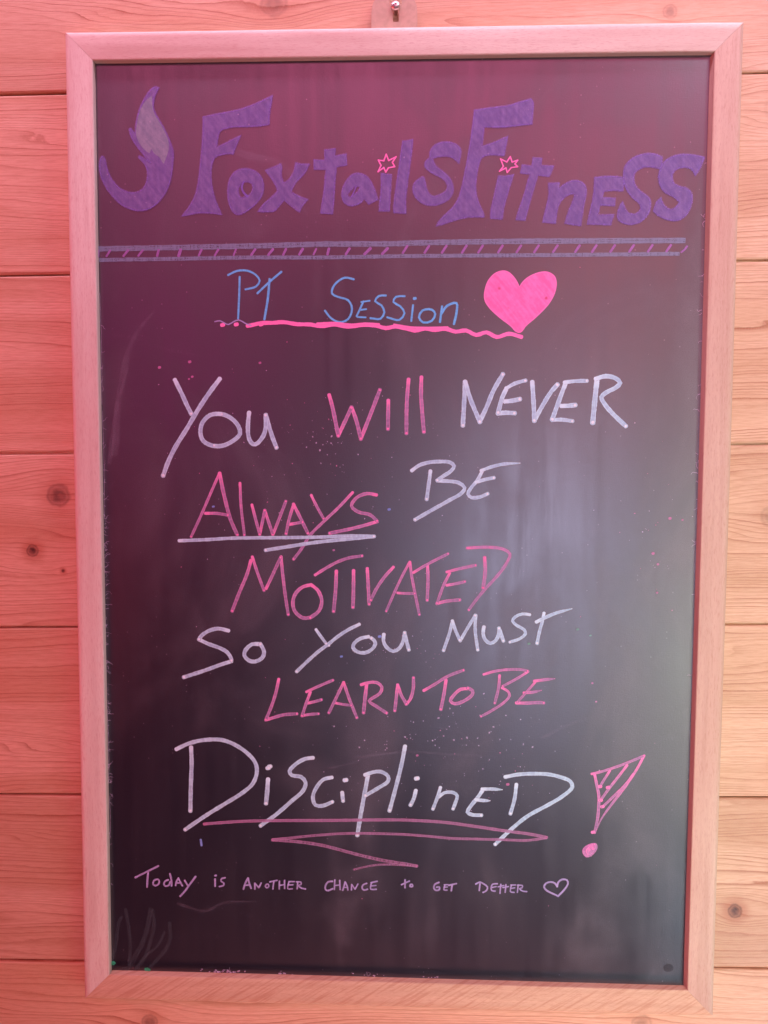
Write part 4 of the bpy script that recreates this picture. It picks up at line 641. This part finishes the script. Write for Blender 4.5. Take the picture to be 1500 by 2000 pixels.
def ribbon(bm, pts, width, taper, y, rnd=True, f0=0.0, f1=1.0):
    pen = bm.loops.layers.uv['pen']; run = bm.loops.layers.uv['run']; h = width / 2
    L = [0]
    for a_, b_ in zip(pts[:-1], pts[1:]): L.append(L[-1] + math.hypot(b_[0] - a_[0], b_[1] - a_[1]))
    T = L[-1]; closed = math.hypot(pts[0][0] - pts[-1][0], pts[0][1] - pts[-1][1]) < 1e-6
    secs = []  # centre, dir, s (half widths), halfwidth factor, run
    def dirn(i):
        a_ = pts[max(0, i - 1)]; b_ = pts[min(len(pts) - 1, i + 1)]
        if closed and i in (0, len(pts) - 1): a_, b_ = pts[-2], pts[1]
        d = Vector((b_[0] - a_[0], b_[1] - a_[1])); return d.normalized() if d.length > 0 else Vector((1, 0))
    K = 6; px_ = random.random() * 9
    if not closed:
        for k in range(K):
            th = math.pi / 2 * (1 - k / K); d = dirn(0)
            kf = math.cos(th) if rnd else 1.0
            secs.append((Vector(pts[0]) - d * h * math.sin(th) * (1 if rnd else .25), d, -math.sin(th), max(kf, .02), 0))
    for i, q in enumerate(pts):
        fr_ = L[i] / T if T else 0
        wf = 1 + .05 * math.sin(L[i] / h * .9 + px_) + .03 * math.sin(L[i] / h * 2.3 + px_ * 3)
        if taper: wf *= 1 - max(0, (fr_ - .55) / .45) ** 1.5 * .72
        secs.append((Vector(q), dirn(i), L[i] / h, wf if not closed else 1.0, fr_))
    if not closed:
        e_ = secs[-1][3]
        for k in range(1, K + 1):
            th = math.pi / 2 * k / K; d = dirn(len(pts) - 1)
            kf = math.cos(th) if rnd else 1.0
            secs.append((Vector(pts[-1]) + d * h * e_ * math.sin(th) * (1 if rnd else .25), d, T / h + math.sin(th), max(kf, .02) * e_, 1))
    rows = []
    for c, d, s_, wf, fr_ in secs:
        nrm = Vector((-d.y, d.x)); cs = []
        for v_ in (-1, -.5, 0, .5, 1):
            q = c + nrm * h * wf * v_; vv = v_ * (wf if (s_ < 0 or s_ > T / h) else 1)
            # a pen line stands slightly proud in the middle
            cs.append((bm.verts.new((q.x, y - .000009 * fr_, q.y)), s_, vv, fr_))   # the line climbs a little, so it can cross itself
        rows.append(cs)
    for r0, r1 in zip(rows[:-1], rows[1:]):
        for j in range(4):
            quad = (r0[j], r0[j + 1], r1[j + 1], r1[j])
            f = bm.faces.new([q[0] for q in quad])
            for lp, q in zip(f.loops, quad):
                lp[pen].uv = (q[1], q[2] if rnd else q[2] * .93); lp[run].uv = (T / h - q[1], f0 + (f1 - f0) * q[3])
def in_poly(x, y, poly):
    c_ = False; j = len(poly) - 1
    for i in range(len(poly)):
        if (poly[i][1] > y) != (poly[j][1] > y) and x < (poly[j][0] - poly[i][0]) * (y - poly[i][1]) / (poly[j][1] - poly[i][1]) + poly[i][0]: c_ = not c_
        j = i
    return c_
def corner_smooth(poly, soft=.45):
    """round the outline a little but keep sharp corners sharp"""
    n = len(poly); out = []
    for i in range(n):
        p0, p1, p2 = Vector(poly[i - 1]), Vector(poly[i]), Vector(poly[(i + 1) % n])
        a_ = (p0 - p1); b_ = (p2 - p1)
        if a_.length < 1e-9 or b_.length < 1e-9: continue
        ang = a_.angle(b_)
        if ang < math.radians(115): out.append((p1.x, p1.y)); continue
        for k in range(5):
            t_ = k / 4; q0 = p1 + a_ * soft * (1 - t_) ; 
            q = (p1 + a_ * soft) * (1 - t_) ** 2 + p1 * 2 * t_ * (1 - t_) + (p1 + b_ * soft) * t_ ** 2
            out.append((q.x, q.y))
    return out
def filled(bm, outline, holes, y):
    loops = [corner_smooth(outline)] + [corner_smooth(h_) for h_ in holes]
    pts, edges = [], []
    for lp in loops:
        b0 = len(pts); pts += [Vector(q) for q in lp]; edges += [(b0 + i, b0 + (i + 1) % len(lp)) for i in range(len(lp))]
    r_ = delaunay_2d_cdt(pts, edges, [], 0, 1e-8)
    bv = {}
    for f_ in r_[2]:
        cc = sum((r_[0][i] for i in f_), Vector((0, 0))) / len(f_)
        if in_poly(cc.x, cc.y, loops[0]) and not any(in_poly(cc.x, cc.y, h_) for h_ in loops[1:]):
            for i in f_:
                if i not in bv: bv[i] = bm.verts.new((r_[0][i].x, y, r_[0][i].y))
            bm.faces.new([bv[i] for i in f_])
    return loops
EDGE = {'purple': ('purple_fill', 'purple_edge', .0014), 'hot_pink': ('heart', 'hot_pink', .0012), 'pink': ('pink_fill', None, 0), 'grey_fill': ('grey_fill', None, 0)}
for name, label, mat, items in MARKS:
    bm = bmesh.new(); bm.loops.layers.uv.new('pen'); bm.loops.layers.uv.new('run')
    mats = [MAT[mat]]
    n_s = sum(1 for it in items if it[0] == 's'); k_s = 0
    for it in items:
        nf = len(bm.faces)
        if it[0] in ('s', 'b'):
            pts = smooth([(a_ / 1000, b_ / 1000) for a_, b_ in it[2]])
            f0, f1 = random.uniform(0, .25), random.uniform(.75, 1.0)
            if mat == 'pink_thin': f0, f1 = (k_s / n_s, (k_s + 1) / n_s)
            ribbon(bm, pts, it[1] / 1000, it[3], layer(), it[0] == 's', f0, f1); k_s += 1
        elif it[0] == 'd':
            x_, z_ = it[2][0] / 1000, it[2][1] / 1000; r_ = it[1] / 1000 * 2
            ribbon(bm, [(x_ - r_ * .12, z_), (x_ + r_ * .12, z_ + r_ * .05)], r_ * 1.0, 0, layer(), True, 0, 0)
        else:
            fm, em, ew = EDGE[mat]; y = layer()
            loops = filled(bm, [(a_ / 1000, b_ / 1000) for a_, b_ in it[1]], [[(a_ / 1000, b_ / 1000) for a_, b_ in h_] for h_ in it[2]], y)
            if MAT[fm] not in mats: mats.append(MAT[fm])
            bm.faces.ensure_lookup_table()
            for f in bm.faces[nf:]: f.material_index = mats.index(MAT[fm])
            if em:
                if MAT[em] not in mats: mats.append(MAT[em])
                nf = len(bm.faces); y = layer()
                for lp in loops:
                    lp = [Vector(q) for q in lp]; cen = sum(lp, Vector((0, 0))) / len(lp)
                    ribbon(bm, [tuple(q) for q in lp] + [tuple(lp[0])], ew, 0, y)
                bm.faces.ensure_lookup_table()
                for f in bm.faces[nf:]: f.material_index = mats.index(MAT[em])
    for f in bm.faces:
        f.smooth = True
    bmesh.ops.recalc_face_normals(bm, faces=bm.faces[:])
    bm.normal_update()
    me = bpy.data.meshes.new(name)
    for f in bm.faces:
        if f.normal.y > 0: f.normal_flip()
    bm.to_mesh(me); bm.free()
    for m_ in mats: me.materials.append(m_)
    o = bpy.data.objects.new(name, me); COL.objects.link(o); o.parent = panel
    if label: o['label'] = label

# ---------------------------------------------------------------- chalk dust, crumbs and scuffs
def blob(bm, x, z, r, y, stretch=1.0, ang=0.0, h=.0002):
    n = 7; ca, sa = math.cos(ang), math.sin(ang); c = bm.verts.new((x, y - h, z)); vs_ = []
    for i in range(n):
        a_ = 2 * math.pi * i / n; rr = r * random.uniform(.65, 1.25); u_, w_ = rr * math.cos(a_) * stretch, rr * math.sin(a_)
        vs_.append(bm.verts.new((x + u_ * ca - w_ * sa, y, z + u_ * sa + w_ * ca)))
    for i in range(n): bm.faces.new((c, vs_[i], vs_[(i + 1) % n]))
Y0 = PANEL_Y - .00003
bm = bmesh.new(); bp = bmesh.new()
def scatter(n, x0, x1, z0, z1, r0, r1, pink=.15, st=1.4):
    for _ in range(n):
        x_ = random.gauss((x0 + x1) / 2, (x1 - x0) / 3.2); z_ = random.gauss((z0 + z1) / 2, (z1 - z0) / 3.2)
        if abs(x_) > .226 or abs(z_) > .352: continue
        blob(bp if random.random() < pink else bm, x_, z_, random.uniform(r0, r1) * random.choice((.6, .8, 1, 1)), Y0, random.uniform(1, st), random.uniform(0, 3))
scatter(26, -.075, -.040, .060, .086, .00015, .0007)      # crumbs after the word you
scatter(70, -.16, .03, .02, .12, .00012, .0004, .35)
scatter(60, -.02, .11, -.175, -.135, .00015, .00075, .1)   # dust above disciplined
scatter(70, -.03, .13, -.215, -.160, .00015, .0005, .3)
scatter(40, -.05, .05, -.10, -.08, .00012, .0004, .2)
scatter(60, -.15, .12, -.16, .10, .00012, .00045, .35)
scatter(30, .17, .22, -.05, .06, .00012, .0005, .5)
scatter(60, -.22, .22, -.34, .30, .00010, .0004, .3)
for _ in range(34):   # crumbs along the foot of the panel
    x_ = random.choice((-.14, -.135, -.09, -.02, .03)) + random.gauss(0, .006); blob(bm, x_, -HH + RAIL + .0012 + abs(random.gauss(0, .0008)), random.uniform(.0002, .0008), Y0, 1.8, random.uniform(-.4, .4), .0006)
obj('chalk_dust', from_bm(bm, 'chalk_dust'), MAT['crumbs'], panel, None, 'stuff')
obj('pink_chalk_dust', from_bm(bp, 'pink_chalk_dust'), MAT['pinkdust'], panel, None, 'stuff')
# frayed paint flakes along both sides of the panel
bm = bmesh.new()
def squiggle(x, z, sgn):
    w_ = random.uniform(.00008, .00020); a_ = random.uniform(-1.2, 1.2); p_ = Vector((x, z)); prev = None
    for k in range(random.randint(3, 8)):
        d = Vector((math.cos(a_) * sgn, math.sin(a_))); nrm = Vector((-d.y, d.x)) * w_ * (1 - k * .08)
        cur = [bm.verts.new((q.x, Y0 - .0002 - .0001 * (k % 3), q.y)) for q in (p_ - nrm, p_ + nrm)]
        if prev: bm.faces.new((prev[0], cur[0], cur[1], prev[1]))
        prev = cur; p_ = p_ + d * random.uniform(.0005, .0011); a_ += random.uniform(-.9, .9)
xi = HW - RAIL
for _ in range(110):
    z_ = random.triangular(-.29, .17, -.08); squiggle(-xi + random.uniform(.0001, .0010), z_, 1)
for _ in range(26):
    z_ = random.uniform(-.12, .28); squiggle(xi - random.uniform(.0004, .0022), z_, -1)
for _ in range(16):
    squiggle(random.choice((-.138, -.134, -.088, -.02, .012)) + random.gauss(0, .003), -HH + RAIL + random.uniform(.0004, .002), random.choice((-1, 1)))
obj('paint_flakes', from_bm(bm, 'paint_flakes'), MAT['crumbs'], panel, None, 'stuff')
# long thin flakes peeling on the left edge
for (za, zb, off) in ((.185, .10, .0004), (.095, .012, .0007), (-.14, -.20, .0004), (-.21, -.245, .0006)):
    bm = bmesh.new(); N = 24; prev = None
    for i in range(N + 1):
        f = i / N; x_ = -xi + off + .0006 * math.sin(f * 3.1) + .0001 * math.sin(f * 40); z_ = za + (zb - za) * f; w_ = .00011
        cur = [bm.verts.new((x_ - w_, Y0 - .0003, z_)), bm.verts.new((x_ + w_, Y0 - .0003, z_))]
        if prev: bm.faces.new((prev[0], cur[0], cur[1], prev[1]))
        prev = cur
    obj('peeling_edge', from_bm(bm, 'peeling_edge'), MAT['crumbs'], panel)
